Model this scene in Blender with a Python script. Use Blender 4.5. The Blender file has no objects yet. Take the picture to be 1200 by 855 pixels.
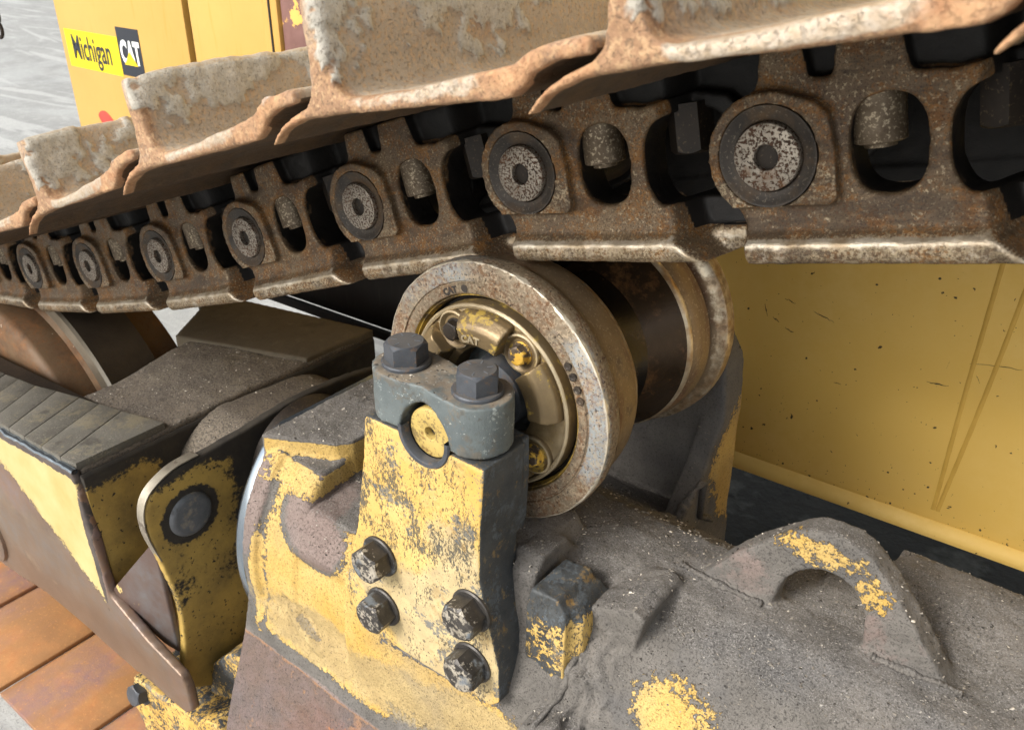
import bpy, bmesh, math, random
import numpy as np
from mathutils import Vector, Matrix, noise
from mathutils.geometry import tessellate_polygon

R = math.radians
random.seed(4)
scene = bpy.context.scene
C = scene.collection

# ------------------------------------------------------------------ camera
CAM = Vector((0.0, -0.688, 1.5))
ROT = [(0.792, 0.2977, -0.5329), (0.6103, -0.366, 0.7026), (0.0141, -0.8817, -0.4716)]
cam = bpy.data.cameras.new('camera')
camo = bpy.data.objects.new('camera', cam)
C.objects.link(camo)
m = Matrix([[r[0], -r[1], -r[2]] for r in ROT]).to_4x4()
m.normalize()
m.translation = CAM
camo.matrix_world = m
cam.sensor_width = 36
cam.lens = 30.0
cam.clip_start = 0.02
cam.clip_end = 2000
cam.dof.use_dof = True
cam.dof.focus_distance = 1.0
cam.dof.aperture_fstop = 13
scene.camera = camo

# ------------------------------------------------------------------ light
SUN_EL, SUN_AZ = R(36), (-0.36, -0.933)       # direction towards the sun (x, y)
world = bpy.data.worlds.new('World')
scene.world = world
world.use_nodes = True
wn = world.node_tree
bg = wn.nodes['Background']
sky = wn.nodes.new('ShaderNodeTexSky')
sky.sky_type = 'NISHITA'
sky.sun_disc = False
sky.sun_elevation = SUN_EL
sky.sun_rotation = math.atan2(SUN_AZ[0], SUN_AZ[1])
sky.dust_density = 4.0
sky.air_density = 1.2
hs = wn.nodes.new('ShaderNodeHueSaturation')
hs.inputs['Saturation'].default_value = 0.25
wn.links.new(sky.outputs[0], hs.inputs['Color'])
wn.links.new(hs.outputs[0], bg.inputs[0])
bg.inputs[1].default_value = 0.15
sun = bpy.data.lights.new('sun', 'SUN')
sun.energy = 1.75
sun.angle = R(20)
sun.color = (1.0, 0.965, 0.91)
suno = bpy.data.objects.new('sun', sun)
C.objects.link(suno)
sd = Vector((SUN_AZ[0] * math.cos(SUN_EL), SUN_AZ[1] * math.cos(SUN_EL), math.sin(SUN_EL)))
suno.rotation_euler = sd.to_track_quat('Z', 'Y').to_euler()
scene.view_settings.view_transform = 'Standard'
scene.view_settings.look = 'None'
scene.view_settings.gamma = 1
scene.view_settings.exposure = 0.82


# ------------------------------------------------------------------ materials
def hexc(h, k=1.0):
    if isinstance(h, (tuple, list)):
        return (*h[:3], 1)
    v = [int(h[i:i + 2], 16) / 255 for i in (0, 2, 4)]
    v = [(x / 12.92 if x < .04045 else ((x + .055) / 1.055) ** 2.4) * k for x in v]
    return (*v, 1)


def mat(name, c0, c1=None, sc=25, rough=.65, metal=0.0, layers=(), bumps=(), spec=.4, lo=.35, hi=.65, rnd=True):
    """worn surface: base of two colours, then layers (paint, rust, grit, dust) put on by noise, blobs or edges"""
    mt = bpy.data.materials.new(name)
    mt.use_nodes = True
    nt = mt.node_tree
    N = nt.nodes
    K = nt.links.new
    bs = N['Principled BSDF']
    bs.inputs['Specular IOR Level'].default_value = spec
    tc = N.new('ShaderNodeTexCoord')
    vec = tc.outputs['Object']
    if rnd:
        oi = N.new('ShaderNodeObjectInfo')
        ml = N.new('ShaderNodeMath'); ml.operation = 'MULTIPLY'; ml.inputs[1].default_value = 37.0
        K(oi.outputs['Random'], ml.inputs[0])
        ad = N.new('ShaderNodeVectorMath'); ad.operation = 'ADD'
        K(vec, ad.inputs[0]); K(ml.outputs[0], ad.inputs[1])
        vec = ad.outputs[0]

    def noi(scale, det=6, ro=.6, dist=0.0, st=None, off=0.0):
        mp = N.new('ShaderNodeMapping')
        mp.inputs['Location'].default_value = (off, off * .7, off * 1.3)
        if st:
            mp.inputs['Scale'].default_value = st
        K(vec, mp.inputs['Vector'])
        n = N.new('ShaderNodeTexNoise')
        n.inputs['Scale'].default_value = scale
        n.inputs['Detail'].default_value = det
        n.inputs['Roughness'].default_value = ro
        n.inputs['Distortion'].default_value = dist
        K(mp.outputs[0], n.inputs['Vector'])
        return n.outputs['Fac']

    def rng(v, a, b, c=0.0, d=1.0):
        r = N.new('ShaderNodeMapRange')
        r.inputs['From Min'].default_value = a
        r.inputs['From Max'].default_value = b
        r.inputs['To Min'].default_value = c
        r.inputs['To Max'].default_value = d
        K(v, r.inputs['Value'])
        return r.outputs[0]

    def mth(op, a, b):
        q = N.new('ShaderNodeMath'); q.operation = op
        for i, x in enumerate((a, b)):
            if isinstance(x, (int, float)):
                q.inputs[i].default_value = x
            else:
                K(x, q.inputs[i])
        return q.outputs[0]

    def mixc(f, a, b):
        q = N.new('ShaderNodeMix'); q.data_type = 'RGBA'
        K(f, q.inputs[0])
        for i, x in ((6, a), (7, b)):
            if isinstance(x, tuple):
                q.inputs[i].default_value = x
            else:
                K(x, q.inputs[i])
        return q.outputs[2]

    def mixf(f, a, b):
        q = N.new('ShaderNodeMix'); q.data_type = 'FLOAT'
        K(f, q.inputs[0])
        for i, x in ((2, a), (3, b)):
            if isinstance(x, (int, float)):
                q.inputs[i].default_value = x
            else:
                K(x, q.inputs[i])
        return q.outputs[0]

    col = hexc(c0)
    if c1:
        col = mixc(rng(noi(sc, 8, .65), lo, hi), col, hexc(c1))
    ro, me, hgt = rough, metal, 0.0
    for i, L in enumerate(layers):
        if L.get('vor'):
            v = N.new('ShaderNodeTexVoronoi'); v.inputs['Scale'].default_value = L['sc']
            nz = N.new('ShaderNodeVectorMath'); nz.operation = 'ADD'
            K(vec, nz.inputs[0])
            dn = mth('MULTIPLY', noi(L['sc'] * 1.5, 2, .5, 0, None, i + 2.0), L.get('wob', .6) / L['sc'])
            K(dn, nz.inputs[1]); K(nz.outputs[0], v.inputs['Vector'])
            sep = N.new('ShaderNodeSeparateColor'); K(v.outputs['Color'], sep.inputs[0])
            thr = rng(sep.outputs[0], L.get('dens', .8), 1.0, 0.0, L['r'])
            fac = rng(mth('SUBTRACT', thr, v.outputs['Distance']), 0.0, .03)
        else:
            oo = L.get('off', i * 3.1 + 1.0)
            fac = noi(L.get('sc', 30), L.get('det', 7), L.get('ro', .62), L.get('dist', 0), L.get('st'), oo)
            if L.get('n2'):
                f2 = noi(L['n2'][0], 5, .7, L['n2'][2] if len(L['n2']) > 2 else 0, L.get('st'), oo + 4)
                fac = mth('ADD', mth('MULTIPLY', fac, 1 - L['n2'][1]), mth('MULTIPLY', f2, L['n2'][1]))
            if L.get('g'):
                fac = mth('ADD', mth('MULTIPLY', mth('SUBTRACT', fac, .5), L['g']), .5)
            if L.get('attr'):
                at = N.new('ShaderNodeAttribute'); at.attribute_name = L['attr']
                fac = mth('ADD', fac, mth('MULTIPLY', mth('SUBTRACT', at.outputs['Fac'], .5), L.get('aw', .8)))
            if L.get('edge'):
                ge = N.new('ShaderNodeNewGeometry')
                e = rng(ge.outputs['Pointiness'], L['edge'][0], L['edge'][1])
                fac = mth('ADD', mth('MULTIPLY', mth('SUBTRACT', fac, .5), L.get('nw', 1.0)), e)
            if L.get('up'):
                ge = N.new('ShaderNodeNewGeometry')
                sp = N.new('ShaderNodeSeparateXYZ'); K(ge.outputs['Normal'], sp.inputs[0])
                e = rng(sp.outputs[2], L['up'][0], L['up'][1])
                fac = mth('ADD', mth('MULTIPLY', mth('SUBTRACT', fac, .5), L.get('nw', 1.0)), e)
            fac = rng(fac, L.get('lo', .5), L.get('hi', .56))
        if L.get('amt', 1) != 1:
            fac = mth('MULTIPLY', fac, L['amt'])
        lc = hexc(L['c'])
        if L.get('c2'):
            lc = mixc(rng(noi(L.get('sc2', 40), 7, .65, 0, L.get('st2'), i * 5.3 + 9), .35, .65), lc, hexc(L['c2']))
        col = mixc(fac, col, lc)
        ro = mixf(fac, ro, L.get('r_', rough))
        me = mixf(fac, me, L.get('m', 0.0))
        if L.get('h'):
            hgt = mth('ADD', hgt, mth('MULTIPLY', fac, L['h']))
    if isinstance(col, tuple):
        bs.inputs['Base Color'].default_value = col
    else:
        K(col, bs.inputs['Base Color'])
    for v, nm in ((ro, 'Roughness'), (me, 'Metallic')):
        if isinstance(v, (int, float)):
            bs.inputs[nm].default_value = v
        else:
            K(v, bs.inputs[nm])
    for j, (bsc, amp) in enumerate(bumps):
        hgt = mth('ADD', hgt, mth('MULTIPLY', noi(bsc, 5, .65, 0, None, 20 + j), amp))
    if not isinstance(hgt, float):
        b = N.new('ShaderNodeBump')
        b.inputs['Strength'].default_value = 1.0
        b.inputs['Distance'].default_value = 0.001
        K(hgt, b.inputs['Height'])
        K(b.outputs[0], bs.inputs['Normal'])
    return mt


YEL, YEL2 = 'c9a03c', 'd8b85e'
M = {}
M['link'] = mat('cast_link_steel', '57483a', '76634b', 18, .46, .4, [
    dict(c='8f6330', c2='64401c', sc=40, lo=.46, hi=.6, r_=.75, amt=.85, n2=(300, .5), g=1.8),
    dict(c='c2b294', c2='9c8c70', sc=330, det=4, attr='wear', aw=.3, lo=.50, hi=.62, r_=.4, m=.5, amt=.65, g=1.2),
    dict(c='2a1c10', c2='3a2614', sc=620, det=4, lo=.54, hi=.62, r_=.85, amt=.6, off=50., g=1.2),
    dict(c='40301f', c2='2c2016', sc=22, lo=.53, hi=.64, r_=.6, amt=.6, st=(.5, 1, 1.5), off=31., n2=(120, .3), g=1.5),
    dict(c='d6ccba', c2='a08c70', sc=60, attr='wear', aw=.95, lo=.70, hi=.95, r_=.3, m=.7, amt=.85, n2=(300, .4), g=1.6),
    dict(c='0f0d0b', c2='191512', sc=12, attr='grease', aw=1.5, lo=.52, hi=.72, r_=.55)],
    [(500, .45), (90, .6), (30, .5)])
M['rail'] = M['link']
M['pin'] = mat('speckled_pin_steel', 'a9a093', '8d8478', 60, .42, .7, [
    dict(c='5a3d2a', c2='3a2c22', sc=430, det=3, lo=.5, hi=.55, r_=.8, h=-.3),
    dict(c='6e4a2c', sc=40, lo=.58, hi=.66, r_=.8, amt=.6)], [(400, .2)])
M['seal'] = mat('greasy_dark_ring', '302b27', '463f38', 30, .5, .3, [
    dict(c='6b543a', c2='58432c', sc=28, lo=.5, hi=.66, r_=.8, amt=.7), dict(c='8f8472', sc=400, det=3, lo=.6, hi=.66, amt=.4)], [(150, .25)])
M['black_steel'] = mat('oily_black_steel', '1e1915', '2e261e', 40, .55, .2, [
    dict(c='5c4c38', sc=260, det=3, lo=.6, hi=.66, amt=.6)], [(200, .3)])
M['nut'] = mat('weathered_nut_steel', '6e6150', '4e4030', 60, .5, .4, [
    dict(c='b0a28a', sc=350, det=3, lo=.55, hi=.62, m=.6, r_=.4, amt=.7)], [(300, .3)])
M['shoe'] = mat('worn_track_shoe_steel', '988c7c', 'b1a594', 16, .68, .15, [
    dict(c='98704c', c2='825a38', sc=13, lo=.42, hi=.66, r_=.85, attr='rust', aw=.9, amt=.8, ro=.75, det=10),
    dict(c='b8946a', c2='c8ab86', sc=210, det=4, lo=.5, hi=.62, r_=.85, amt=.5),
    dict(c='9c9a90', c2='bab6ab', sc=20, lo=.40, hi=.68, attr='mud', aw=.9, r_=.95, h=.8, sc2=120, det=12, ro=.75, amt=.85),
    dict(c='756a5e', c2='625648', sc=330, det=6, ro=.75, lo=.55, hi=.63, r_=.9, amt=.45, h=-.7),
    dict(c='b8ae9f', c2='a3937c', sc=60, attr='wear', aw=1.1, lo=.5, hi=.66, r_=.45, m=.4, amt=.8, det=10, ro=.7, sc2=200),
    dict(c='c09870', c2='8e6040', sc=60, attr='lip', aw=1.1, lo=.5, hi=.68, r_=.8, amt=.75, det=10, sc2=90),
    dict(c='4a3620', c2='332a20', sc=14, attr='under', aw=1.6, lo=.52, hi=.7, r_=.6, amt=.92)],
    [(420, .9), (150, 1.3), (45, 1.0)], lo=.3, hi=.7)
M['scratch'] = mat('bared_scratch', '2c2418', '40341e', 60, .7)
M['roller'] = mat('rusty_roller_steel', '6c5f50', '867862', 22, .55, .35, [
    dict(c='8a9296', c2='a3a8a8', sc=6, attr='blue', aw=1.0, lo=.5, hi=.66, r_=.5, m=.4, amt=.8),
    dict(c='73502f', c2='57361f', sc=14, lo=.45, hi=.62, r_=.88, amt=.8, n2=(160, .5), g=1.8),
    dict(c='b09e84', c2='8c7e6a', sc=300, det=4, lo=.5, hi=.58, r_=.5, m=.3, amt=.6, g=1.3),
    dict(c='4a3348', c2='3e2a28', sc=22, lo=.6, hi=.66, r_=.8, amt=.7, det=10, ro=.75),
    dict(c='2f2420', sc=240, det=3, lo=.61, hi=.65, r_=.9, amt=.8, h=-.6),
    dict(c='d6cbb6', sc=60, attr='rim', aw=1.3, lo=.55, hi=.75, r_=.35, m=.6)], [(420, .5), (80, .5)], lo=.3, hi=.7)
M['roller_tread'] = mat('polished_roller_tread', '75624c', '8f7c62', 10, .4, .5, [
    dict(c='70482c', c2='543624', sc=10, lo=.5, hi=.66, r_=.75, st=(1, 3.5, 1), amt=.8, det=10),
    dict(c='4a3a2e', sc=30, lo=.58, hi=.7, r_=.7, amt=.6),
    dict(c='b5a388', sc=300, det=3, lo=.58, hi=.66, amt=.5),
    dict(c='d2c6ae', c2='9c7c58', sc=90, attr='rim', aw=1.3, lo=.55, hi=.75, r_=.35, m=.6)], [(300, .25)])
M['drum'] = mat('oily_black_drum', '1b1611', '2a2118', 12, .22, .4, [
    dict(c='5a4228', c2='40301e', sc=14, lo=.54, hi=.68, r_=.5, amt=.7)], [(160, .3)])
M['cone'] = mat('greasy_brown_cone', '4a3b2c', '32271c', 10, .27, .5, [
    dict(c='6e5032', c2='5a3c22', sc=14, lo=.5, hi=.64, amt=.7, n2=(120, .4), g=1.5)], [(200, .3)])
M['ring_yellow'] = mat('yellow_painted_ring', 'a88a38', '8e7430', 40, .75, 0, [
    dict(c='5c4a2c', c2='4b3d26', sc=30, lo=.42, hi=.56, n2=(200, .3), g=1.3),
    dict(c='b89c50', sc=60, lo=.58, hi=.66, amt=.7)], [(150, .6)])
M['shaft'] = mat('pale_yellow_shaft_end', 'a48c4e', 'b09858', 30, .6, 0, [
    dict(c='5a4c34', c2='6e5c3c', sc=30, lo=.54, hi=.60, n2=(240, .5), g=1.7, amt=.8),
    dict(c='8a6a34', c2='6b5230', sc=60, lo=.6, hi=.66, h=-.3)], [(150, .4)])
M['cap_bronze'] = mat('oily_bronze_cap', '74634a', '8a7654', 16, .4, .5, [
    dict(c='a88e42', c2='8e7638', sc=26, lo=.57, hi=.62, r_=.7, n2=(160, .45), g=1.6),
    dict(c='5b4a38', c2='40352b', sc=18, lo=.54, hi=.7, r_=.6, amt=.7),
    dict(c='cdbd9e', sc=22, edge=(.52, .58), lo=.5, hi=.9, r_=.35, m=.6, amt=.7)], [(200, .3), (45, .5)])
M['capbolt'] = mat('chipped_yellow_bolt', '4a4038', '6a5c4c', 50, .5, .4, [
    dict(c='d8b04a', c2='b68c34', sc=75, lo=.5, hi=.54, r_=.6, h=.6)], [(150, .5)])
M['grey_cast'] = mat('grey_clamp_casting', '555c5d', '676e6d', 14, .55, .2, [
    dict(c='3a3c3c', c2='6b5f4e', sc=20, lo=.53, hi=.62, n2=(150, .4), g=1.6, amt=.65),
    dict(c='a9afaa', sc=45, lo=.62, hi=.65, n2=(300, .5), g=1.6, amt=.6),
    dict(c='6a5f52', c2='857a69', sc=50, up=(.7, 1.0), lo=.55, hi=1.1, r_=.95, nw=3, det=9),
    dict(c='8b9791', sc=18, lo=.66, hi=.72, r_=.6, amt=.5),
    dict(c='2e2c2b', sc=30, lo=.62, hi=.7, amt=.5),
    dict(c='8a949a', sc=20, edge=(.54, .62), lo=.6, hi=1, r_=.4, m=.4, amt=.5)], [(500, .4), (90, .5)])
M['dark_bolt'] = mat('dark_blued_bolt', '3e4146', '505358', 30, .5, .35, [
    dict(c='6b5644', c2='57483a', sc=35, lo=.56, hi=.64, n2=(200, .5), g=1.6, amt=.7),
    dict(c='6a645c', sc=60, up=(.85, 1.0), lo=.55, hi=1.0, r_=.9, nw=1.4, amt=.5),
    dict(c='80868e', sc=30, edge=(.54, .62), lo=.6, hi=1, r_=.35, m=.5, amt=.6)], [(300, .3), (60, .3)])
M['worn_bolt'] = mat('worn_bolt_with_paint_flecks', '343230', '4a4642', 50, .42, .45, [
    dict(c='a0988a', c2='7c7568', sc=95, attr='top', aw=.35, lo=.64, hi=.70, r_=.5, m=.1, h=.3, n2=(260, .4), g=1.5),
    dict(c='63696e', sc=30, lo=.58, hi=.65), dict(c='8e8f8c', sc=40, edge=(.53, .62), lo=.6, hi=1, amt=.5)], [(250, .4)])
M['bracket'] = mat('worn_yellow_bracket', '3b3e40', '4c4e4e', 25, .58, .2, [
    dict(c='4a4136', c2='3c342c', sc=15, attr='paint', aw=0.9, lo=0.455, hi=0.48, r_=.75, amt=.75, n2=(150, .5), g=1.9, det=8, ro=.7, off=77.0),
    dict(c='b89448', c2='c2a566', sc=15, attr='paint', aw=0.9, lo=0.5, hi=0.52, r_=.62, h=.6, sc2=8, n2=(150, .5), g=1.9, det=8, ro=.7, off=77.0),
    dict(c='b8a984', c2='988c74', sc=10, attr='pale', aw=.9, lo=.46, hi=.62, r_=.6, amt=.7, det=10, ro=.7),
    dict(c='4e4a42', c2='3b3c3c', sc=30, attr='scr', aw=.7, lo=.53, hi=.56, r_=.6, h=-.5, n2=(330, .55, .8), st=(1.25, 1, .55), g=2.1, det=8, amt=.9),
    dict(c='596066', c2='4a4f52', sc=16, lo=.575, hi=.605, r_=.6, n2=(200, .35), g=1.5, amt=.8),
    dict(c='a07a34', c2='8a7c5e', sc=24, lo=.56, hi=.68, n2=(120, .5), g=1.6, amt=.6),
    dict(c='4a4640', sc=200, det=3, lo=.64, hi=.67, h=-.5),
    dict(c='b6b0a2', sc=30, edge=(.54, .62), lo=.7, hi=1.1, r_=.4, m=.4, amt=.55)],
    [(400, .4), (70, .7)])
M['casting'] = mat('gritty_casting', '595550', '736e68', 14, .8, .05, [
    dict(c='776760', c2='867871', sc=7, attr='bare', aw=.8, n2=(90, .3), g=1.6, lo=.46, hi=.62, r_=.5, m=.25, sc2=5, det=10),
    dict(c='8c5a36', c2='96694a', sc=6, attr='rust', aw=.6, lo=.50, hi=.72, n2=(50, .3), g=1.6, r_=.55, m=.2),
    dict(c='4a4136', c2='3c342c', sc=14, attr='paint', aw=0.85, lo=0.455, hi=0.48, r_=.75, amt=.75, n2=(150, .5), g=1.9, det=8, ro=.7, off=77.0),
    dict(c='b89448', c2='c2a566', sc=14, attr='paint', aw=0.85, lo=0.5, hi=0.52, r_=.62, h=.6, sc2=8, n2=(150, .5), g=1.9, det=8, ro=.7, off=77.0),
    dict(c='a8956c', c2='8a7a5a', sc=12, attr='pale', aw=.8, lo=.48, hi=.66, r_=.65, amt=.7, n2=(110, .45), g=1.7),
    dict(c='86684f', c2='946f54', sc=7, attr='skirt', aw=1.2, lo=.46, hi=.54, r_=.48, m=.15),
    dict(c='9c5c30', c2='a87048', sc=5, attr='rust', aw=.6, lo=.48, hi=.70, n2=(50, .3), g=1.6, r_=.55, m=.15, amt=.85),
    dict(c='4c4644', c2='5e5658', sc=9, attr='skirt', aw=1.0, lo=.58, hi=.66, n2=(60, .4), g=2.0, amt=.75, r_=.5),
    dict(c='4f5258', sc=6, lo=.5, hi=.66, amt=.35),
    dict(c='2c2926', sc=520, det=5, ro=.8, lo=.43, hi=.36, amt=.55, h=-.8),
    dict(c='7c7976', c2='94908c', sc=560, det=4, ro=.7, up=(.3, .9), lo=1.0, hi=1.4, r_=.95, nw=3.0, amt=.75),
    dict(c='d2ccc2', c2='b0a89e', sc=240, det=6, ro=.75, up=(.3, .9), lo=1.30, hi=1.42, r_=.9, nw=3.0, amt=.75, h=.5),
    dict(c='24211f', sc=300, det=4, lo=.58, hi=.64, up=None, amt=.5, h=-.6)],
    [(480, 1.3), (150, 1.5), (50, 1.2)])
M['yoke_top'] = mat('gritty_dark_top_plate', '5a5249', '6c6256', 12, .8, .05, [
    dict(c='6c6355', c2='776d5e', sc=5, lo=.48, hi=.66, amt=.7),
    dict(c='2a2624', sc=260, det=5, lo=.5, hi=.58, amt=.6, h=-.6),
    dict(c='b5ae9f', sc=210, det=2, lo=.70, hi=.73, amt=.8, h=.4)], [(420, 1.2), (140, 1.3), (40, 1.0)])
M['plate_olive'] = mat('dusty_olive_plate', '514839', '5e5443', 8, .85, .0, [
    dict(c='6e6452', c2='3c362c', sc=30, lo=.5, hi=.64, n2=(260, .5), g=1.6, amt=.6),
    dict(c='403a30', sc=16, lo=.56, hi=.7, amt=.7)], [(300, .6)])
M['pad'] = mat('worn_guide_pad', '545048', '66625a', 10, .7, .1, [
    dict(c='3b3833', c2='8a8577', sc=320, det=4, lo=.54, hi=.62, amt=.7, h=-.4),
    dict(c='7a715c', c2='6e6654', sc=14, lo=.52, hi=.64, r_=.65, n2=(120, .4), g=1.6, amt=.8),
    dict(c='3a3630', sc=24, lo=.6, hi=.68, amt=.7)], [(300, .5), (60, .6)])
M['yoke_yellow'] = mat('dirty_yellow_plate', 'a58844', 'b3954e', 5, .6, 0, [
    dict(c='6a5834', c2='564a32', sc=7, lo=.42, hi=.66, amt=.75, det=11, ro=.7),
    dict(c='2c2824', c2='39342c', sc=11, attr='dirt', aw=1.0, lo=.52, hi=.62, r_=.8, n2=(120, .4), g=1.5, det=8, ro=.7),
    dict(c='2c2822', sc=110, det=4, lo=.64, hi=.66, h=-.5)], [(300, .3), (40, .5)])
M['yoke_side'] = mat('rubbed_side_plate', '66503f', '755c48', 4, .4, .35, [
    dict(c='a08a70', c2='4a3c34', sc=5, lo=.58, hi=.62, r_=.5, m=.3, st=(.35, 1, 2.4), n2=(60, .3), g=1.6, amt=.45),
    dict(c='77706a', c2='7d6854', sc=3, lo=.44, hi=.66, r_=.38, m=.4, st=(.5, 1, 1)),
    dict(c='80707a', c2='8f6a4c', sc=3.3, lo=.5, hi=.7, r_=.4, m=.4, amt=.7),
    dict(c='4a4136', c2='3c342c', sc=16, attr='paint', aw=1.0, lo=0.455, hi=0.48, r_=.75, amt=.75, n2=(150, .5), g=1.9, det=8, ro=.7, off=77.0),
    dict(c='ad965c', c2='baa876', sc=16, attr='paint', aw=1.0, lo=0.5, hi=0.52, r_=.62, h=.6, sc2=8, n2=(150, .5), g=1.9, det=8, ro=.7, off=77.0),
    dict(c='3a3432', c2='544a44', sc=40, attr='edge', aw=1.0, lo=.5, hi=.56, r_=.7, det=10, ro=.72)], [(200, .2), (30, .4)])
M['bare_smooth'] = mat('rubbed_brown_steel', '5c4b46', '6d5a50', 6, .42, .4, [
    dict(c='75797c', c2='6b5a50', sc=5, lo=.5, hi=.7, amt=.7, m=.4, r_=.4),
    dict(c='c7ad72', sc=40, lo=.66, hi=.68, h=.4, st=(1, 1, .5))], [(200, .2)])
M['polished'] = mat('polished_steel_ring', '8e9aa6', 'a4aeb6', 10, .22, .9, [], [(100, .05)])
M['disc'] = mat('scuffed_grey_disc', '5c6062', '74767a', 22, .55, .3, [
    dict(c='8a7c62', c2='9a9284', sc=26, lo=.55, hi=.62, amt=.7, det=9),
    dict(c='3c3a3a', sc=30, lo=.6, hi=.68, amt=.6)], [(200, .4), (50, .8)])
M['bare_edge'] = mat('rubbed_bright_edge', 'a79f8e', '7c7468', 20, .4, .5, [
    dict(c='5a5146', sc=30, lo=.56, hi=.62)], [(200, .3)])
M['idler'] = mat('oily_brown_idler', '5c4630', '6e5840', 8, .6, .2, [
    dict(c='7c5430', c2='513a26', sc=10, lo=.45, hi=.64, r_=.8, n2=(120, .4), g=1.5),
    dict(c='d8cdb8', sc=60, det=2, lo=.74, hi=.76, amt=.7)], [(200, .4), (50, .5)])
M['idler_bright'] = mat('polished_idler_flange', '8d8474', 'a59c8c', 12, .3, .8, [], [(150, .1)])
M['idler_dark'] = mat('greasy_idler_tread', '3a3229', '4a4034', 10, .5, .3, [], [(200, .4)])
M['body'] = mat('yellow_machine_paint', 'd2ac56', 'd8b464', 2.0, .6, 0, [
    dict(c='c49e4c', c2='d8bc78', sc=2, lo=.4, hi=.7, amt=.4),
    dict(vor=True, c='2b2418', sc=20, dens=.78, r=.15, wob=1.8, h=-.4),
    dict(vor=True, c='3c2c16', sc=55, dens=.72, r=.17, wob=1.6, h=-.3),
    dict(vor=True, c='5a4420', sc=150, dens=.82, r=.16, wob=1.2)], [(60, .25)])
M['seam'] = mat('stained_weld_seam', 'c09a46', 'b08c3a', 12, .6, 0, [], [(120, .5)])
M['body_up'] = mat('yellow_body_paint_with_smears', 'b8924c', 'be9a54', 2.5, .5, 0, [
    dict(c='8d7648', c2='a98c50', sc=16, attr='smear', aw=1.1, lo=.5, hi=.58, dist=.6, amt=.8),
    dict(c='b6882e', sc=10, st=(5, 1, .4), lo=.6, hi=.7, amt=.4),
    dict(vor=True, c='5a4322', sc=22, dens=.9, r=.14)], [(60, .2)])
M['gap'] = mat('black_rubber_strip', '191613', '241f1a', 30, .7)
M['rusty_primer'] = mat('purple_brown_primer', '7a5a54', '6a4c46', 20, .7, 0, [
    dict(c='d2a858', sc=14, lo=.53, hi=.54, h=.3, det=10)])
M['black_plate'] = mat('black_guard_plate', '24211e', '2d2925', 9, .55, .1, [
    dict(c='3a3630', sc=20, st=(4, 1, .5), lo=.55, hi=.7, amt=.5)], [(200, .2)])
M['ground_plate'] = mat('orange_rubbed_shoe_plate', '8c6440', 'a07448', 4, .5, .15, [
    dict(c='86686a', c2='9c7860', sc=3.5, lo=.44, hi=.62, amt=.75, m=.3, st=(1.5, .6, 1)),
    dict(c='a8683a', c2='b47f4a', sc=9, lo=.5, hi=.7, amt=.7, det=9),
    dict(c='c88a4c', sc=160, det=3, lo=.6, hi=.7, amt=.5)], [(240, .4), (40, .5)])
M['ground'] = mat('pale_asphalt', '8c8c89', '9a9a96', 1.6, .9, 0, [
    dict(c='b8b8b3', sc=14, lo=.5, hi=.66, det=10, ro=.8, amt=.5),
    dict(c='c6c6c2', c2='b4b4b0', sc=.9, st=(.25, 1.6, 1), dist=2.5, lo=.53, hi=.58, amt=.5, det=3),
    dict(c='a8aaa8', c2='bcbdba', sc=1.1, lo=.5, hi=.7, dist=1.2, amt=.5),
    dict(c='6f7272', sc=160, det=3, lo=.55, hi=.65, amt=.5)], [(120, 2.0)], rnd=False)
M['dark_dirt'] = mat('damp_dark_dirt', '3a3c3b', '2b2d2c', 3, .9, 0, [  # ground tone darkened to stand for shade under the machine
    dict(c='5a5d5b', c2='484b49', sc=7, lo=.52, hi=.64, det=9),
    dict(c='1c1f20', sc=18, lo=.6, hi=.7)], [(40, 6), (12, 10)], rnd=False)
M['grit'] = mat('loose_pale_grit', '6e6860', '8c857a', 90, .95, 0, [
    dict(c='c8c0b2', sc=70, det=1, lo=.60, hi=.62), dict(c='3a3632', sc=80, det=1, lo=.56, hi=.58, off=9.)], [], rnd=False)
M['sticker_yellow'] = mat('yellow_sticker', 'dcc418', 'd2ba16', 8, .35)
M['sticker_black'] = mat('black_sticker', '20242c', '262a32', 8, .4)
M['sticker_white'] = mat('white_print', 'e8ece8', 'dfe4e2', 8, .4)
M['red_mark'] = mat('red_paint_mark', 'c03a30', 'b5463a', 20, .5)
M['stamp'] = mat('stamped_dark_mark', '2b2622', '37302a', 40, .7)


# ------------------------------------------------------------------ mesh tools
def finish(me, smooth=40):
    me.polygons.foreach_set('use_smooth', [True] * len(me.polygons))
    if smooth is not None and smooth < 179:
        me.set_sharp_from_angle(angle=R(smooth))
    me.update()


def link(name, me, mt, parent=None, smooth=40):
    if smooth is not None:
        finish(me, smooth)
    me.name = name
    if mt is not None:
        me.materials.clear(); me.materials.append(mt)
    o = bpy.data.objects.new(name, me)
    C.objects.link(o)
    if parent is not None:
        o.parent = parent
    return o


def thing(name, label, cat, loc=(0, 0, 0), group=None):
    o = bpy.data.objects.new(name, None)
    o.empty_display_size = .05
    C.objects.link(o)
    o.location = loc
    o['label'] = label; o['category'] = cat
    if group:
        o['group'] = group
    return o


def tag(o, label, cat, group=None):
    o['label'] = label; o['category'] = cat
    if group:
        o['group'] = group
    return o


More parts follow.
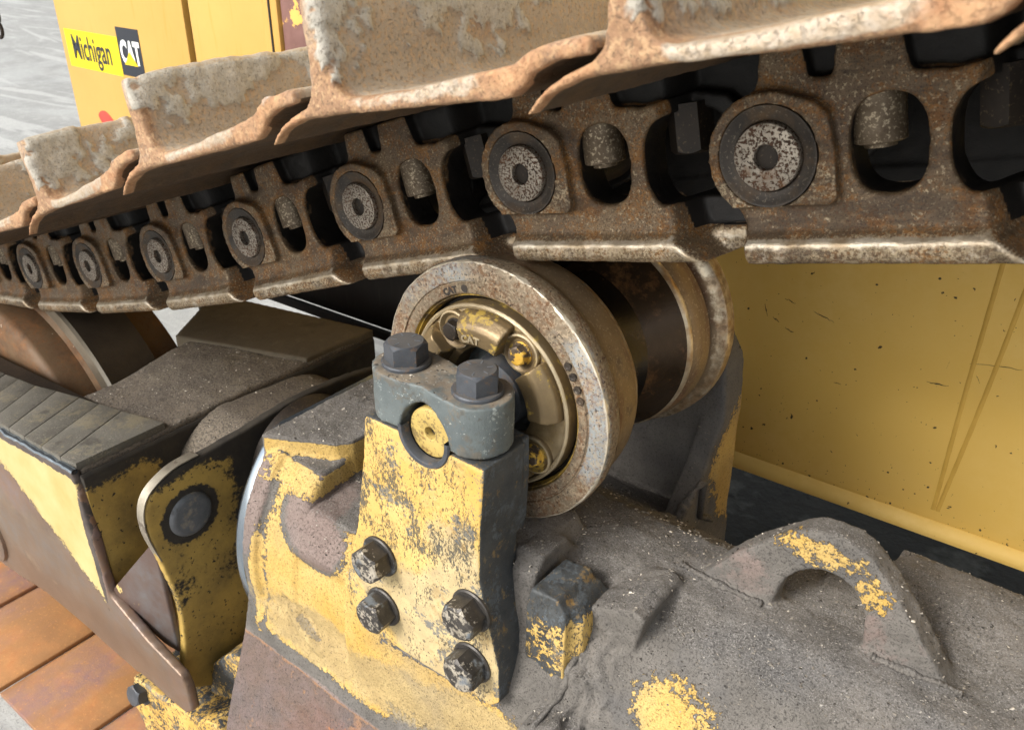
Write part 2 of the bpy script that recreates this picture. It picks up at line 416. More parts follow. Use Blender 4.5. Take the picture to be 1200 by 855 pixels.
def prism(loops, a, b, axis='Y'):
    """outline (with holes) in the plane across `axis`, from a to b.  loops[0] is the outline"""
    vs = [p for l in loops for p in l]
    tris = tessellate_polygon([[Vector((p[0], p[1], 0)) for p in l] for l in loops])
    n = len(vs)

    def put(p, w):
        return {'Y': (p[0], w, p[1]), 'Z': (p[0], p[1], w), 'X': (w, p[0], p[1])}[axis]
    V = [put(p, a) for p in vs] + [put(p, b) for p in vs]
    F = [tuple(t) for t in tris] + [tuple(i + n for i in reversed(t)) for t in tris]
    k = 0
    for l in loops:
        for i in range(len(l)):
            j = (i + 1) % len(l)
            F.append((k + i, k + j, k + j + n, k + i + n))
        k += len(l)
    me = bpy.data.meshes.new('p')
    me.from_pydata(V, [], F)
    bm = bmesh.new(); bm.from_mesh(me)
    bmesh.ops.recalc_face_normals(bm, faces=bm.faces)
    bmesh.ops.dissolve_limit(bm, angle_limit=.01, verts=bm.verts, edges=bm.edges)
    bm.to_mesh(me); bm.free()
    return me


def box(x0, x1, y0, y1, z0, z1):
    return prism([[(x0, z0), (x1, z0), (x1, z1), (x0, z1)]], y0, y1)


def join(meshes):
    bm = bmesh.new()
    for me in meshes:
        bm.from_mesh(me)
    out = bpy.data.meshes.new('j')
    bm.to_mesh(out); bm.free()
    return out


def evalm(me, mods):
    o = bpy.data.objects.new('t', me)
    C.objects.link(o)
    for ty, kw in mods:
        md = o.modifiers.new(ty, ty)
        for k, v in kw.items():
            setattr(md, k, v)
    bpy.context.view_layer.update()
    dg = bpy.context.evaluated_depsgraph_get()
    out = bpy.data.meshes.new_from_object(o.evaluated_get(dg))
    bpy.data.objects.remove(o)
    return out


def bev(me, w=.003, seg=2, ang=35):
    return evalm(me, [('BEVEL', dict(width=w, segments=seg, limit_method='ANGLE', angle_limit=R(ang)))])


def remesh(me, vox, it=4, fac=.5):
    out = evalm(me, [('REMESH', dict(mode='VOXEL', voxel_size=vox))] +
                ([('SMOOTH', dict(factor=fac, iterations=it))] if it else []))
    return out


def co(me):
    a = np.empty(len(me.vertices) * 3, np.float32); me.vertices.foreach_get('co', a); return a.reshape(-1, 3)


def setco(me, a):
    me.vertices.foreach_set('co', a.astype(np.float32).ravel()); me.update()


def nrm(me):
    a = np.empty(len(me.vertices) * 3, np.float32); me.vertex_normals.foreach_get('vector', a); return a.reshape(-1, 3)


def fbm(P, sc, oc=4, off=0.0):
    o = Vector((off, off * 1.7, -off))
    return np.array([noise.fractal(Vector(p) * sc + o, 1.0, 2.0, oc) for p in P.tolist()], np.float32)


def attr(me, name, v):
    a = me.attributes.new(name, 'FLOAT', 'POINT')
    a.data.foreach_set('value', np.clip(v, 0, 1).astype(np.float32))


def sst(x, a, b):
    t = np.clip((x - a) / (b - a), 0, 1)
    return t * t * (3 - 2 * t)


def blob(P, c, r):
    c = np.array(c); r = np.array(r if hasattr(r, '__len__') else (r, r, r))
    d = np.sqrt((((P - c) / r) ** 2).sum(1))
    return 1 - sst(d, .35, 1.55)


def lathe(prof, seg=96, cx=0, cz=0, a0=0, a1=360, close=False):
    """profile (y, r) turned round the Y axis at cx, cz"""
    V, F = [], []
    full = abs(a1 - a0) >= 360
    n = seg if full else seg + 1
    for i in range(n):
        t = R(a0 + (a1 - a0) * i / seg)
        for y, r in prof:
            V.append((cx + r * math.cos(t), y, cz + r * math.sin(t)))
    k = len(prof)
    for i in range(seg):
        j = (i + 1) % n
        for q in range(k if close else k - 1):
            q2 = (q + 1) % k
            F.append((i * k + q, i * k + q2, j * k + q2, j * k + q))
    if close and not full:
        F.append(tuple(range(k))); F.append(tuple((n - 1) * k + q for q in reversed(range(k))))
    me = bpy.data.meshes.new('l'); me.from_pydata(V, [], F)
    bm = bmesh.new(); bm.from_mesh(me)
    bmesh.ops.remove_doubles(bm, verts=bm.verts, dist=1e-6)
    bmesh.ops.recalc_face_normals(bm, faces=bm.faces)
    bm.to_mesh(me); bm.free()
    return me


def hexhead(a, h, washer=0.0, wh=.003, rot=0.0, hole=0.0):
    """hex head standing on z=0 along +Z, flats at distance a, chamfered top, optional washer face"""
    V, F = [], []
    S = 48
    c30 = math.cos(R(30))

    def rh(t):
        q = (t + R(30)) % R(60) - R(30)
        return a / math.cos(q)
    rings = []
    if washer:
        rings += [[(washer, 0)] * S, [(washer, wh * .7)] * S, [(washer - wh * .3, wh)] * S]
    z0 = wh if washer else 0
    rings += [[(rh(2 * math.pi * i / S), z0) for i in range(S)]]
    rings += [[(rh(2 * math.pi * i / S), z0 + h - (rh(2 * math.pi * i / S) - a) * .9 - a * .05) for i in range(S)]]
    rings += [[(a * .93, z0 + h)] * S]
    if hole:
        rings += [[(hole, z0 + h)] * S, [(hole * .9, z0 + h * .6)] * S]
    else:
        rings += [[(a * .5, z0 + h + .0004)] * S]
    for rg in rings:
        for i, (r, z) in enumerate(rg):
            t = 2 * math.pi * i / S + rot
            V.append((r * math.cos(t), r * math.sin(t), z))
    for k in range(len(rings) - 1):
        for i in range(S):
            j = (i + 1) % S
            F.append((k * S + i, k * S + j, (k + 1) * S + j, (k + 1) * S + i))
    F.append(tuple(range((len(rings) - 1) * S, len(rings) * S)))
    F.append(tuple(reversed(range(S))))
    me = bpy.data.meshes.new('h'); me.from_pydata(V, [], F)
    attr(me, 'top', np.array([.9 if v[2] > z0 + h - a * .16 else .25 for v in V]))
    return me


def xf(me, mtx):
    me.transform(mtx); return me


def circ(cx, cz, r, n=32, rz=None):
    rz = rz or r
    return [(cx + r * math.cos(2 * math.pi * i / n), cz + rz * math.sin(2 * math.pi * i / n)) for i in range(n)]


def sup(cx, cz, a, b, e=2.6, n=40):
    out = []
    for i in range(n):
        t = 2 * math.pi * i / n
        c, s = math.cos(t), math.sin(t)
        out.append((cx + a * math.copysign(abs(c) ** (2 / e), c), cz + b * math.copysign(abs(s) ** (2 / e), s)))
    return out


def spline(pts, k=6, closed=False):
    out = []
    n = len(pts)
    rngi = range(n if closed else n - 1)
    for i in rngi:
        g = lambda j: np.array(pts[j % n] if closed else pts[min(max(j, 0), n - 1)], float)
        p0, p1, p2, p3 = g(i - 1), g(i), g(i + 1), g(i + 2)
        for q in range(k):
            t = q / k
            out.append(tuple(.5 * ((2 * p1) + (-p0 + p2) * t + (2 * p0 - 5 * p1 + 4 * p2 - p3) * t * t + (-p0 + 3 * p1 - 3 * p2 + p3) * t ** 3)))
    if not closed:
        out.append(tuple(pts[-1]))
    return out


def text_mesh(s, size, depth=.0004, offset=0.0, shear=0, cond=1.0):
    cu = bpy.data.curves.new('txt', 'FONT')
    cu.body = s; cu.size = size; cu.extrude = depth; cu.offset = offset; cu.shear = shear
    cu.resolution_u = 3
    o = bpy.data.objects.new('t', cu); C.objects.link(o)
    bpy.context.view_layer.update()
    me = bpy.data.meshes.new_from_object(o.evaluated_get(bpy.context.evaluated_depsgraph_get()))
    bpy.data.objects.remove(o)
    me.transform(Matrix.Diagonal((cond, 1, 1, 1)))
    return me


# ------------------------------------------------------------------ setting: ground
def ground_sheet():
    n = 60
    V, F = [], []
    xs = np.r_[np.linspace(-400, -12, 8), np.linspace(-10, 4, 40), np.linspace(8, 300, 6)]
    ys = np.r_[np.linspace(-200, -4, 6), np.linspace(-3, 8, 34), np.linspace(12, 400, 8)]
    for x in xs:
        for y in ys:
            V.append((x, y, -.10))
    k = len(ys)
    for i in range(len(xs) - 1):
        for j in range(k - 1):
            F.append((i * k + j, (i + 1) * k + j, (i + 1) * k + j + 1, i * k + j + 1))
    me = bpy.data.meshes.new('g'); me.from_pydata(V, [], F)
    o = link('ground', me, M['ground'], smooth=None); o['kind'] = 'structure'
    # dark sheet that paints the machine's shade onto the ground
    out = spline([(-1.9, .75), (-1.2, .62), (.2, .6), (1.6, .7), (1.9, 2.4), (.6, 2.9), (-1.0, 2.8), (-1.7, 2.0)], 8, True)
    out = [(x + .04 * noise.noise(Vector((x * 9, y * 9, 0))), y + .04 * noise.noise(Vector((x * 9, y * 9, 5)))) for x, y in out]
    me = prism([out], -.101, -.092, 'Z')
    o = link('dirt', me, M['dark_dirt'], smooth=None); o['kind'] = 'structure'


ground_sheet()

# ------------------------------------------------------------------ machine body behind the track
BY = .65


def bodyz(x):
    return .608 + .03 * x


def machine_body():
    t = thing('machine_body', 'smooth yellow steel side of the machine, behind the track and roller, with Michigan sticker', 'machine body', (0, BY, 0))
    # everything in world coordinates, then shifted to the root
    S = Matrix.Translation((0, -BY, 0))
    lo = [(-1.10, bodyz(-1.10)), (1.6, bodyz(1.6)), (1.6, 2.6), (-1.58, 2.6), (-1.58, .86), (-1.10, .86)]
    me = bev(prism([lo], BY, 2.2), .004)
    link('side_panel', xf(me, S), M['body'], t)
    # lower flange with a bent lip
    me = bev(prism([[(BY - .016, 0), (BY + .02, 0), (BY + .02, .026), (BY - .002, .026), (BY - .010, .019), (BY - .016, .010)]], -1.1, 1.6, 'X'), .002)
    P_ = co(me); P_[:, 2] += bodyz(P_[:, 0]) - .022
    setco(me, P_)
    link('bottom_flange', xf(me, S), M['body'], t)
    # weld seam pair
    for off in (0, .038):
        pts = [(-.139 + off * 1.1, 1.20), (-.137 + off, 1.05), (-.135 + off * .7, .85), (-.131 + off * .25, .66), (-.131 + off * .2, .628)]
        V, F = [], []
        pp = spline(pts, 16)
        for i, (x, z) in enumerate(pp):
            w = .0034 * (1 + .06 * math.sin(i * 2.1))
            for a in range(5):
                g = math.pi * a / 4
                V.append((x - w * math.cos(g), BY - .0014 * math.sin(g), z))
        for i in range(len(pp) - 1):
            for a in range(4):
                F.append((i * 5 + a, i * 5 + a + 1, i * 5 + a + 6, i * 5 + a + 5))
        me = bpy.data.meshes.new('w'); me.from_pydata(V, [], F)
        link('weld_seam', xf(me, S), M['seam'], t)
    # long scratches and bare chips in the paint
    rs = random.Random(8)
    for (x0, z0, x1, z1, w) in ((-.437, .925, -.418, .921, .0022), (-.386, .916, -.350, .906, .0020), (-.470, .905, -.462, .886, .004), (-.452, .886, -.440, .880, .003),
                                (-.428, .873, -.412, .868, .003), (-.141, .900, -.072, .912, .0016), (-.192, .850, -.160, .853, .0032), (-.168, .895, -.170, .880, .0018),
                                (-.330, .80, -.318, .800, .0014), (-.062, .905, -.056, .903, .0026), (-.128, .884, -.120, .872, .0014), (-.02, .99, .03, 1.0, .0016)):
        n_ = 9
        up, dn = [], []
        for i in range(n_ + 1):
            g = i / n_
            x = x0 + (x1 - x0) * g; z = z0 + (z1 - z0) * g + rs.uniform(-.0012, .0012)
            ww = w * math.sin(math.pi * min(max(g, .06), .94)) * rs.uniform(.35, 1)
            up.append((x, z + ww / 2)); dn.append((x, z - ww / 2))
        link('scratch', xf(prism([up + dn[::-1]], BY - .0004, BY + .001), S), M['scratch'], t, None)
    V = []
    for k in range(150):
        x, z = rs.uniform(-.55, .1), 0
        lowz = bodyz(x) + .005
        z = lowz + (rs.random() ** 2.2) * .45
        r = rs.uniform(.0005, .0011) if rs.random() < .8 else rs.uniform(.0016, .0030)
        V.append(prism([[(x + r * rs.uniform(.5, 1.3) * math.cos(a * 1.05), z + r * rs.uniform(.4, 1.1) * math.sin(a * 1.05)) for a in range(6)]], BY - .0003, BY + .001))
    chips = link('paint_chips', xf(join(V), S), M['scratch'], t, None)
    chips['kind'] = 'stuff'
    # black plate continuing the side panel towards the front
    me = bev(prism([[(-2.6, bodyz(-2.6)), (-1.103, bodyz(-1.103)), (-1.103, .857), (-2.6, .857)]], BY + .004, 2.0), .003)
    link('guard_plate', xf(me, S), M['black_plate'], t)
    me = bev(box(-2.6, -1.103, BY - .012, BY + .003, bodyz(-1.8) - .024, bodyz(-1.8)), .002)
    P_ = co(me); P_[:, 2] += (P_[:, 0] + 1.8) * .03
    setco(me, P_)
    link('guard_lip', xf(me, S), M['black_plate'], t)
    # upper doors
    for x0, x1, nm in ((-2.728, -2.072, 'door_panel'), (-2.045, -1.74, 'door_panel')):
        xs = np.linspace(x0, x1, 40); zs = np.linspace(.862, 2.4, 60)
        me = bev(box(x0, x1, BY - .006, BY + .04, .862, 2.4), .003)
        o = link(nm, xf(me, S), M['body_up'], t)
    me = box(-2.072, -2.045, BY + .012, BY + .03, .862, 2.4)
    link('door_gap', xf(me, S), M['gap'], t)
    me = bev(box(-1.737, -1.683, BY - .018, BY + .03, .862, 2.4), .004)
    link('corner_post', xf(me, S), M['body_up'], t)
    me = bev(box(-1.712, -1.706, BY - .0205, BY - .016, .862, 2.4), .001)
    link('post_groove', xf(me, S), M['gap'], t)
    me = bev(box(-1.68, -1.585, BY - .01, BY + .03, .862, 2.4), .004)
    link('primer_strip', xf(me, S), M['rusty_primer'], t)
    # handle-like bar across the lower left
    me = box(-2.62, -1.6, BY + .05, 2.2, .87, 2.4)
    link('inner_wall', xf(me, S), M['body_up'], t)
    # stickers: yellow name strip with the square emblem
    D = BY - .0068
    sk = link('name_sticker', xf(box(-2.700, -2.412, D, D + .0012, 1.062, 1.168), S), M['sticker_yellow'], t)
    tm = text_mesh('Michigan', .096, .0003, .0012, 0, .63)
    tm.transform(Matrix.Translation((-2.668, D - .0006 - BY, 1.088)) @ Matrix.Rotation(R(90), 4, 'X'))
    link('lettering', tm, M['sticker_black'], sk, None)
    sk2 = link('emblem_sticker', xf(box(-2.410, -2.298, D - .0002, D + .001, 1.068, 1.196), S), M['sticker_black'], t)
    tm = text_mesh('CAT', .082, .0003, .0034, 0, .60)
    tm.transform(Matrix.Translation((-2.401, D - .0010 - BY, 1.104)) @ Matrix.Rotation(R(90), 4, 'X'))
    link('lettering', tm, M['sticker_white'], sk2, None)
    tri = prism([[(-2.388, 1.098), (-2.322, 1.098), (-2.355, 1.134)]], D - .0024, D - .0014)
    link('triangle', xf(tri, S), M['sticker_yellow'], sk2, None)
    rm = prism([spline([(-2.60, .925), (-2.575, .945), (-2.54, .94), (-2.50, .90), (-2.56, .89)], 5, True)], D, D + .001)
    link('red_mark', xf(rm, S), M['red_mark'], t, None)
    return t


machine_body()

# ------------------------------------------------------------------ the track
PINS = [(-2.52, .66), (-2.262, .77), (-2.003, .792), (-1.746, .8452), (-1.4962, .9139), (-1.2473, .9935), (-1.003, 1.0809), (-.7608, 1.1763), (-.5147, 1.2612), (-.261, 1.3211), (-.012, 1.3835), (.235, 1.460), (.482, 1.54)]
track = thing('crawler_track', 'long rusty crawler track of linked plates crossing above the roller', 'crawler track', (0, 0, 0))


def link_mesh(inner=False):
    parts = []
    H1 = sup(.0925, .001, .0295, .0385)
    H2 = sup(.172, -.002, .0355, .043)
    full = [(-.026, -.06), (-.035, -.045)] + [(.053 * math.cos(R(a)), .053 * math.sin(R(a))) for a in range(215, 100, -12)] + \
        [(-.014, .058), (-.008, .088), (.238, .088), (.244, .06), (.262, .05), (.292, .038), (.306, .01), (.30, -.022), (.28, -.044), (.25, -.052), (.222, -.06)]
    boss_h = circ(0, 0, .0405, 36)
    holes = [] if inner else [H1, H2]
    parts.append(prism([full, boss_h] + holes, .028, .058))
    front = [(-.026, -.06), (-.035, -.045)] + [(.053 * math.cos(R(a)), .053 * math.sin(R(a))) for a in range(215, 100, -12)] + \
        [(-.010, .056), (-.004, .087), (.030, .087), (.034, .058), (.052, .056), (.058, .087), (.104, .087), (.110, .054),
         (.14, .050), (.175, .056), (.205, .05), (.225, .03), (.24, 0), (.235, -.03), (.222, -.06)]
    parts.append(prism([front, boss_h] + holes, .012, .034))
    pad = [(-.044, -.030)] + [(.053 * math.cos(R(a)), .053 * math.sin(R(a))) for a in range(205, 55, -12)] + \
        [(.042, .040), (.052, .030), (.056, .0), (.056, -.036), (.050, -.042), (-.034, -.042)]
    parts.append(prism([pad, circ(0, 0, .0425, 36)], 0.0, .022))
    rail = prism([[(.012, -.040), (.0085, -.064), (.0005, -.0715), (-.0025, -.0745), (-.0030, -.086), (.002, -.092), (.060, -.092), (.060, -.052), (.050, -.040)]], -.027, .222, 'X')
    parts.append(rail)
    me = remesh(join(parts), .0023, 3, .5)
    P_ = co(me)
    tt = np.clip(P_[:, 2], -.092, -.03)
    u = P_[:, 0] + 1.15 * (np.minimum(tt + .071, .0)) + .25 * np.maximum(tt + .071, 0)
    P_[:, 1] += .040 * sst(u, .164, .184 + 0 * u)
    P_[:, 2] += .006 * sst(u, .175, .20) * (P_[:, 2] < -.07)
    nn = nrm(me)
    P_ += nn * (fbm(P_, 55, 3)[:, None] * .0007)
    setco(me, P_)
    x, y, z = P_.T
    nn = nrm(me)
    out = sst(-nn[:, 1], .3, .8)
    w = .25 + .9 * np.exp(-((z + .0725) / .0035) ** 2) * out + .45 * (z < -.074) * out
    w += .35 * (y < .003) * out * (z > -.05) * sst(-z, -.01, .03)
    w += .8 * np.exp(-((u - .165) / .004) ** 2) * (z < -.066) * out
    attr(me, 'wear', w)
    attr(me, 'grease', .9 * sst(y, .022, .034) * (z > -.066) + .9 * sst(.2 - nn[:, 1] * -1, -.2, .4) * (np.hypot(x - .13, z) < .09) * (y > .016) + .5 * sst(u, .19, .205) * (z > -.066) + .8 * sst(z, .052, .066) * (y > .014) + .4 * sst(z, .03, .07))  # oily black painted in for the shade inside holes and recesses
    return me


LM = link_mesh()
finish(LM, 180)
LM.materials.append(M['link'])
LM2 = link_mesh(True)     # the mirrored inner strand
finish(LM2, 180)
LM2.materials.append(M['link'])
LM2.transform(Matrix.Diagonal((1, -1, 1, 1)))
LM2.flip_normals()
pin_me = bev(lathe([(-.0015, .0105), (-.0015, .0275), (-.0005, .0284), (.02, .0284), (.02, .0105)], 48, close=True), .0008, 1)
finish(pin_me, 40); pin_me.materials.append(M['pin'])
plug_me = lathe([(.004, .0), (.004, .0104), (.012, .0104)], 24)
finish(plug_me, 40); plug_me.materials.append(M['black_steel'])
ring_me = lathe([(.012, .0288), (.005, .0290), (.0035, .0305), (.004, .0325), (.0025, .0345), (.0020, .0385), (.0004, .0400), (.0002, .0420), (.012, .0428)], 64)
finish(ring_me, 60); ring_me.materials.append(M['seal'])
bush_me = lathe([(.05, .0), (.05, .040), (.215, .040), (.215, .0)], 40)
finish(bush_me, 40); bush_me.materials.append(M['black_steel'])
b1 = join([lathe([(0, 0), (0, .0205), (-.045, .0205), (-.046, .0195), (-.046, .013), (-.050, .0125), (-.050, 0)], 32)])
b1.transform(Matrix.Rotation(R(90), 4, 'X'))      # now along Z: from 0 up/down
finish(b1, 40); b1.materials.append(M['nut'])
b2 = hexhead(.0185, .046, 0)
b2.transform(Matrix.Rotation(R(180), 4, 'X'))
finish(b2, 30); b2.materials.append(M['black_steel'])


# shoe: one profile (s, t) run across the track
def shoe_profile():
    bottom = [(-.0415, .0755), (-.034, .079), (-.0205, .0885), (.004, .0940), (.045, .0945), (.10, .0925), (.16, .0905), (.212, .0895),
              (.222, .094), (.232, .1025), (.250, .1065), (.275, .1065)]
    top = [(.2765, .1165), (.262, .1185), (.243, .1170), (.229, .1140), (.216, .1085), (.185, .1070), (.150, .1050), (.120, .1035), (.085, .1035),
           (.062, .1045), (.0525, .110), (.0495, .125), (.0500, .150), (.0500, .178), (.0455, .1810), (.0370, .1810), (.0330, .178), (.0318, .150),
           (.0280, .125), (.0225, .109), (.013, .1025), (-.001, .0995), (-.021, .0925), (-.037, .0815)]
    return bottom, top


def make_shoe(seed):
    b, t = shoe_profile()
    outline = b + t
    me = prism([outline], -.26, .53)
    # refine along the width with voxels (solid steel, cast edges rounded by wear)
    me = remesh(me, .0036, 3, .5)
    P_ = co(me)
    n_ = nrm(me)
    o = seed * 13.7
    big = fbm(P_, 7, 3, o); mid = fbm(P_, 28, 4, o + 3); fine = fbm(P_, 110, 3, o + 7)
    face = sst(P_[:, 0], .030, .052) * sst(P_[:, 2], .105, .120)          # rear side of the grouser
    # worn outer corner of the grouser
    c = sst(-P_[:, 1], .19, .26) * sst(P_[:, 2], .150, .182)
    P_[:, 2] -= c * (.005 + .002 * big)
    P_ += n_ * ((mid * .0006 + fine * .0005)[:, None])
    mud = face * sst(big + .7 * mid + .3 * fine + .9 * (P_[:, 2] - .135) / .05 * .5, .0, .16)
    P_ += n_ * (mud * (.0022 + .0022 * np.maximum(mid, -.5)))[:, None]
    near = sst(-P_[:, 1], .235, .262)
    P_[:, 1] += near * (.0015 * big + .0008 * mid)
    attr_v = {}
    setco(me, P_)
    attr(me, 'mud', .15 + .75 * mud + .15 * sst(P_[:, 1], -.1, .3) * face)
    attr(me, 'rust', .38 + .45 * near * (1 - .5 * sst(P_[:, 2], .12, .17)) + .35 * big * .6 + .3 * (1 - face) * (P_[:, 2] < .10))
    wear = near * sst(P_[:, 0], .045, .075) * (1 - sst(P_[:, 0], .17, .21)) * sst(P_[:, 2], .088, .1)
    top = sst(P_[:, 2], .172, .180)
    attr(me, 'wear', np.maximum(wear * (.55 + .5 * (seed == 1)), top * .75) + .12 * near)
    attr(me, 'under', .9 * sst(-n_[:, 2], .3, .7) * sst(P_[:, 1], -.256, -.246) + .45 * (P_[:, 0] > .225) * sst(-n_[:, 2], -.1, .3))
    attr(me, 'lip', near * (1 - sst(P_[:, 0], -.01, .05)) * .9 + near * sst(P_[:, 0], .10, .2) * .6)
    return me


SH = [make_shoe(k) for k in range(3)]
for s in SH:
    finish(s, 180); s.materials.append(M['shoe'])

LABELPOS = []
for i in range(len(PINS) - 1):
    x0, z0 = PINS[i]; x1, z1 = PINS[i + 1]
    th = math.atan2(z1 - z0, x1 - x0)

    def put(name, me, par, x=0, y=0, z=0, ry=None, rx=0):
        o = bpy.data.objects.new(name, me); C.objects.link(o); o.parent = par
        o.location = (x, y, z)
        if ry is not None:
            o.rotation_euler = (rx, ry, 0)
        return o
    if i >= 0:
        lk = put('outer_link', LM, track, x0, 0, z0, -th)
        put('pin', pin_me, lk); put('pin_plug', plug_me, lk); put('seal_ring', ring_me, lk)
        put('bolt_end', b1, lk, .080, .036, .045 + random.uniform(-.002, .002))
        o = put('nut', b2, lk, .166, .056, .047)
        o.rotation_euler = (0, 0, random.random())
        put('bushing', bush_me, lk)
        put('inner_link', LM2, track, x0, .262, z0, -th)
    put('track_shoe', SH[(i * 2 + 1) % 3], track, x0, 0, z0, -th)

# lower run of the same track, seen from above on the ground
lowp = [(0, 0), (.255, 0), (.255, .012), (.235, .016), (.02, .016), (.0, .010)]
lm = bev(prism([[(x, z) for x, z in lowp]], -.325, .50), .002)
finish(lm, 40); lm.materials.append(M['ground_plate'])
for k in range(9):
    o = bpy.data.objects.new('lower_track_shoe', lm); C.objects.link(o); o.parent = track
    o.location = (-2.70 + .26 * k - .0, 0, -.03)
    o.rotation_euler = (0, R(-1.2), 0)


# ------------------------------------------------------------------ carrier roller
RC = (-.528, 1.011)


def roller():
    t = thing('carrier_roller', 'rusty double flanged steel roller carrying the track, yellow ringed cap facing out', 'track roller', (RC[0], 0, RC[1]))
    fl = lathe([(-.034, .1215), (-.0352, .1235), (-.0352, .1325), (-.0335, .1338), (-.0335, .1350), (-.0352, .1362), (-.0352, .154), (-.0325, .1575), (-.024, .159), (-.013, .1585), (-.008, .1565)], 160)
    P_ = co(fl); P_ += nrm(fl) * (fbm(P_, 60, 3)[:, None] * .0006); setco(fl, P_)
    rr = np.hypot(P_[:, 0], P_[:, 2]); an = np.degrees(np.arctan2(P_[:, 2], P_[:, 0]))
    attr(fl, 'rim', .66 * np.exp(-((rr - .1565) / .0018) ** 2) * (P_[:, 1] < -.028) + .25)
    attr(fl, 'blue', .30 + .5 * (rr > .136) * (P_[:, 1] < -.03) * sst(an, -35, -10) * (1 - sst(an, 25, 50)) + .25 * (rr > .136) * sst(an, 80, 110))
    link('outer_flange', fl, M['roller'], t)
    sh = lathe([(-.008, .1565), (-.003, .1535), (.006, .1515), (.022, .150), (.040, .148), (.0525, .143), (.0565, .139), (.058, .134), (.059, .090)], 160)
    P_ = co(sh); P_ += nrm(sh) * (fbm(P_ * np.array([1, 3, 1]), 20, 3)[:, None] * .0007); setco(sh, P_)
    attr(sh, 'rim', .9 * np.exp(-((P_[:, 1] - .0535) / .002) ** 2) + .3)
    link('roller_shell', sh, M['roller_tread'], t, 30)
    link('centre_drum', lathe([(.058, .118), (.061, .104), (.070, .098), (.09, .098), (.115, .103), (.135, .110)], 120), M['drum'], t)
    cn = lathe([(.133, .109), (.145, .1155), (.160, .123), (.172, .1295), (.1845, .1362)], 120)
    attr(cn, 'rim', np.zeros(len(cn.vertices)) + .2)
    link('flange_cone', cn, M['cone'], t, 60)
    sh = lathe([(.184, .090), (.1848, .136), (.188, .1385), (.193, .1395), (.197, .138), (.203, .141), (.215, .1435), (.230, .1445), (.235, .138), (.243, .136), (.2465, .147), (.250, .1545), (.254, .1575), (.270, .158), (.279, .155), (.282, .149), (.282, .06)], 160)
    P_ = co(sh); P_ += nrm(sh) * (fbm(P_ * np.array([1, 3, 1]), 20, 3)[:, None] * .0007); setco(sh, P_)
    attr(sh, 'rim', .75 * np.exp(-((P_[:, 1] - .190) / .007) ** 2) + .35 * (P_[:, 1] > .245) + .3)
    link('roller_shell', sh, M['roller_tread'], t, 30)
    # yellow lined recess round the cap
    link('yellow_ring', lathe([(-.034, .1216), (-.030, .1200), (-.0305, .1185), (-.022, .1165)], 96), M['ring_yellow'], t)
    link('ring_groove', lathe([(-.022, .1166), (-.012, .1150), (-.012, .1105), (-.025, .1085)], 96), M['black_steel'], t)
    link('yellow_lip', lathe([(-.020, .1120), (-.036, .1110), (-.0385, .1085), (-.037, .1060), (-.026, .1050)], 96), M['cap_bronze'], t)
    cap = link('retainer_cap', lathe([(-.020, .1062), (-.033, .1055), (-.034, .1040), (-.034, .064), (-.030, .058), (-.005, .057)], 96), M['cap_bronze'], t)
    # raised sectors between the bolts
    for k in range(6):
        a = 56.4 + 66.7 * k
        if k == 5:
            continue
        mid = a - 33.3
        prof = [(-.030, .0655), (-.050, .067), (-.056, .071), (-.0565, .088), (-.054, .0935), (-.044, .1030), (-.030, .1045)]
        me = lathe(prof, 14, 0, 0, mid - 19.5, mid + 19.5, close=True)
        me = remesh(me, .0016, 4, .5)
        link('raised_sector', me, M['cap_bronze'], t, 180)
    me = text_mesh('C/TE', .0155, .0003, .0002)
    # stamped letters sit on the sector left of the top bolt
    def stamp(s, r, ang, y, size, cond=1.0):
        w = size * .72 * cond
        for i, ch in enumerate(s):
            a = R(ang) - i * w / r
            tm = text_mesh(ch, size, .00025, .0005, 0, cond)
            tm.transform(Matrix.Translation((-size * .3 * cond, -size * .35, 0)))
            mm = Matrix.Translation((r * math.cos(a), y, r * math.sin(a))) @ Matrix.Rotation(-(a - math.pi / 2), 4, 'Y') @ Matrix.Rotation(R(90), 4, 'X')
            tm.transform(mm)
            yield tm
    link('stamped_letters', join(list(stamp('CAT', .1275, 119, -.0355, .0105))), M['stamp'], t, None)
    link('stamped_dot', lathe([(-.0357, 0), (-.0357, .0045), (-.034, .0047)], 20, .1275 * math.cos(R(105.5)), .1275 * math.sin(R(105.5))), M['stamp'], t, None)
    link('stamped_digits', join(list(stamp('CAT', .0775, 103, -.0570, .0115, 1.1))), M['cap_bronze'], t, None)
    for q in (35, 29.5, 23, 17.5):
        me = lathe([(-.0345, .0046), (-.0372, .0044), (-.0372, .0028), (-.0362, .0018), (-.0362, 0)], 16, .1290 * math.cos(R(q)), .1290 * math.sin(R(q)))
        link('stamped_mark', me, M['seal'], t)
    # bolts sunk between the sectors
    for k in range(6):
        a = R(56.4 + 66.7 * k)
        if k == 5:
            continue
        bx, bz = .0846 * math.cos(a), .0846 * math.sin(a)
        p = lathe([(-.034, .0235), (-.0395, .0225), (-.0402, .0205), (-.0362, .0165), (-.0362, 0)], 40, bx, bz)
        po = link('bolt_seat', p, M['cap_bronze'], t)
        h = hexhead(.0100, .010, .0132, .002, .3 * k)
        h.transform(Matrix.Translation((bx, -.0362, bz)) @ Matrix.Rotation(R(90), 4, 'X'))
        link('cap_bolt', h, M['capbolt'] if k != 1 else M['black_steel'], t, 30)
    link('hub_face', lathe([(-.005, .058), (-.010, .045), (-.012, .034)], 64), M['grey_cast'], t)
    sh = link('shaft', bev(lathe([(-.130, .0), (-.130, .0070), (-.1395, .0074), (-.140, .0082), (-.140, .0270), (-.138, .029), (-.07, .029), (-.07, 0)], 48, .006, .004), .0001, 1), M['shaft'], t)
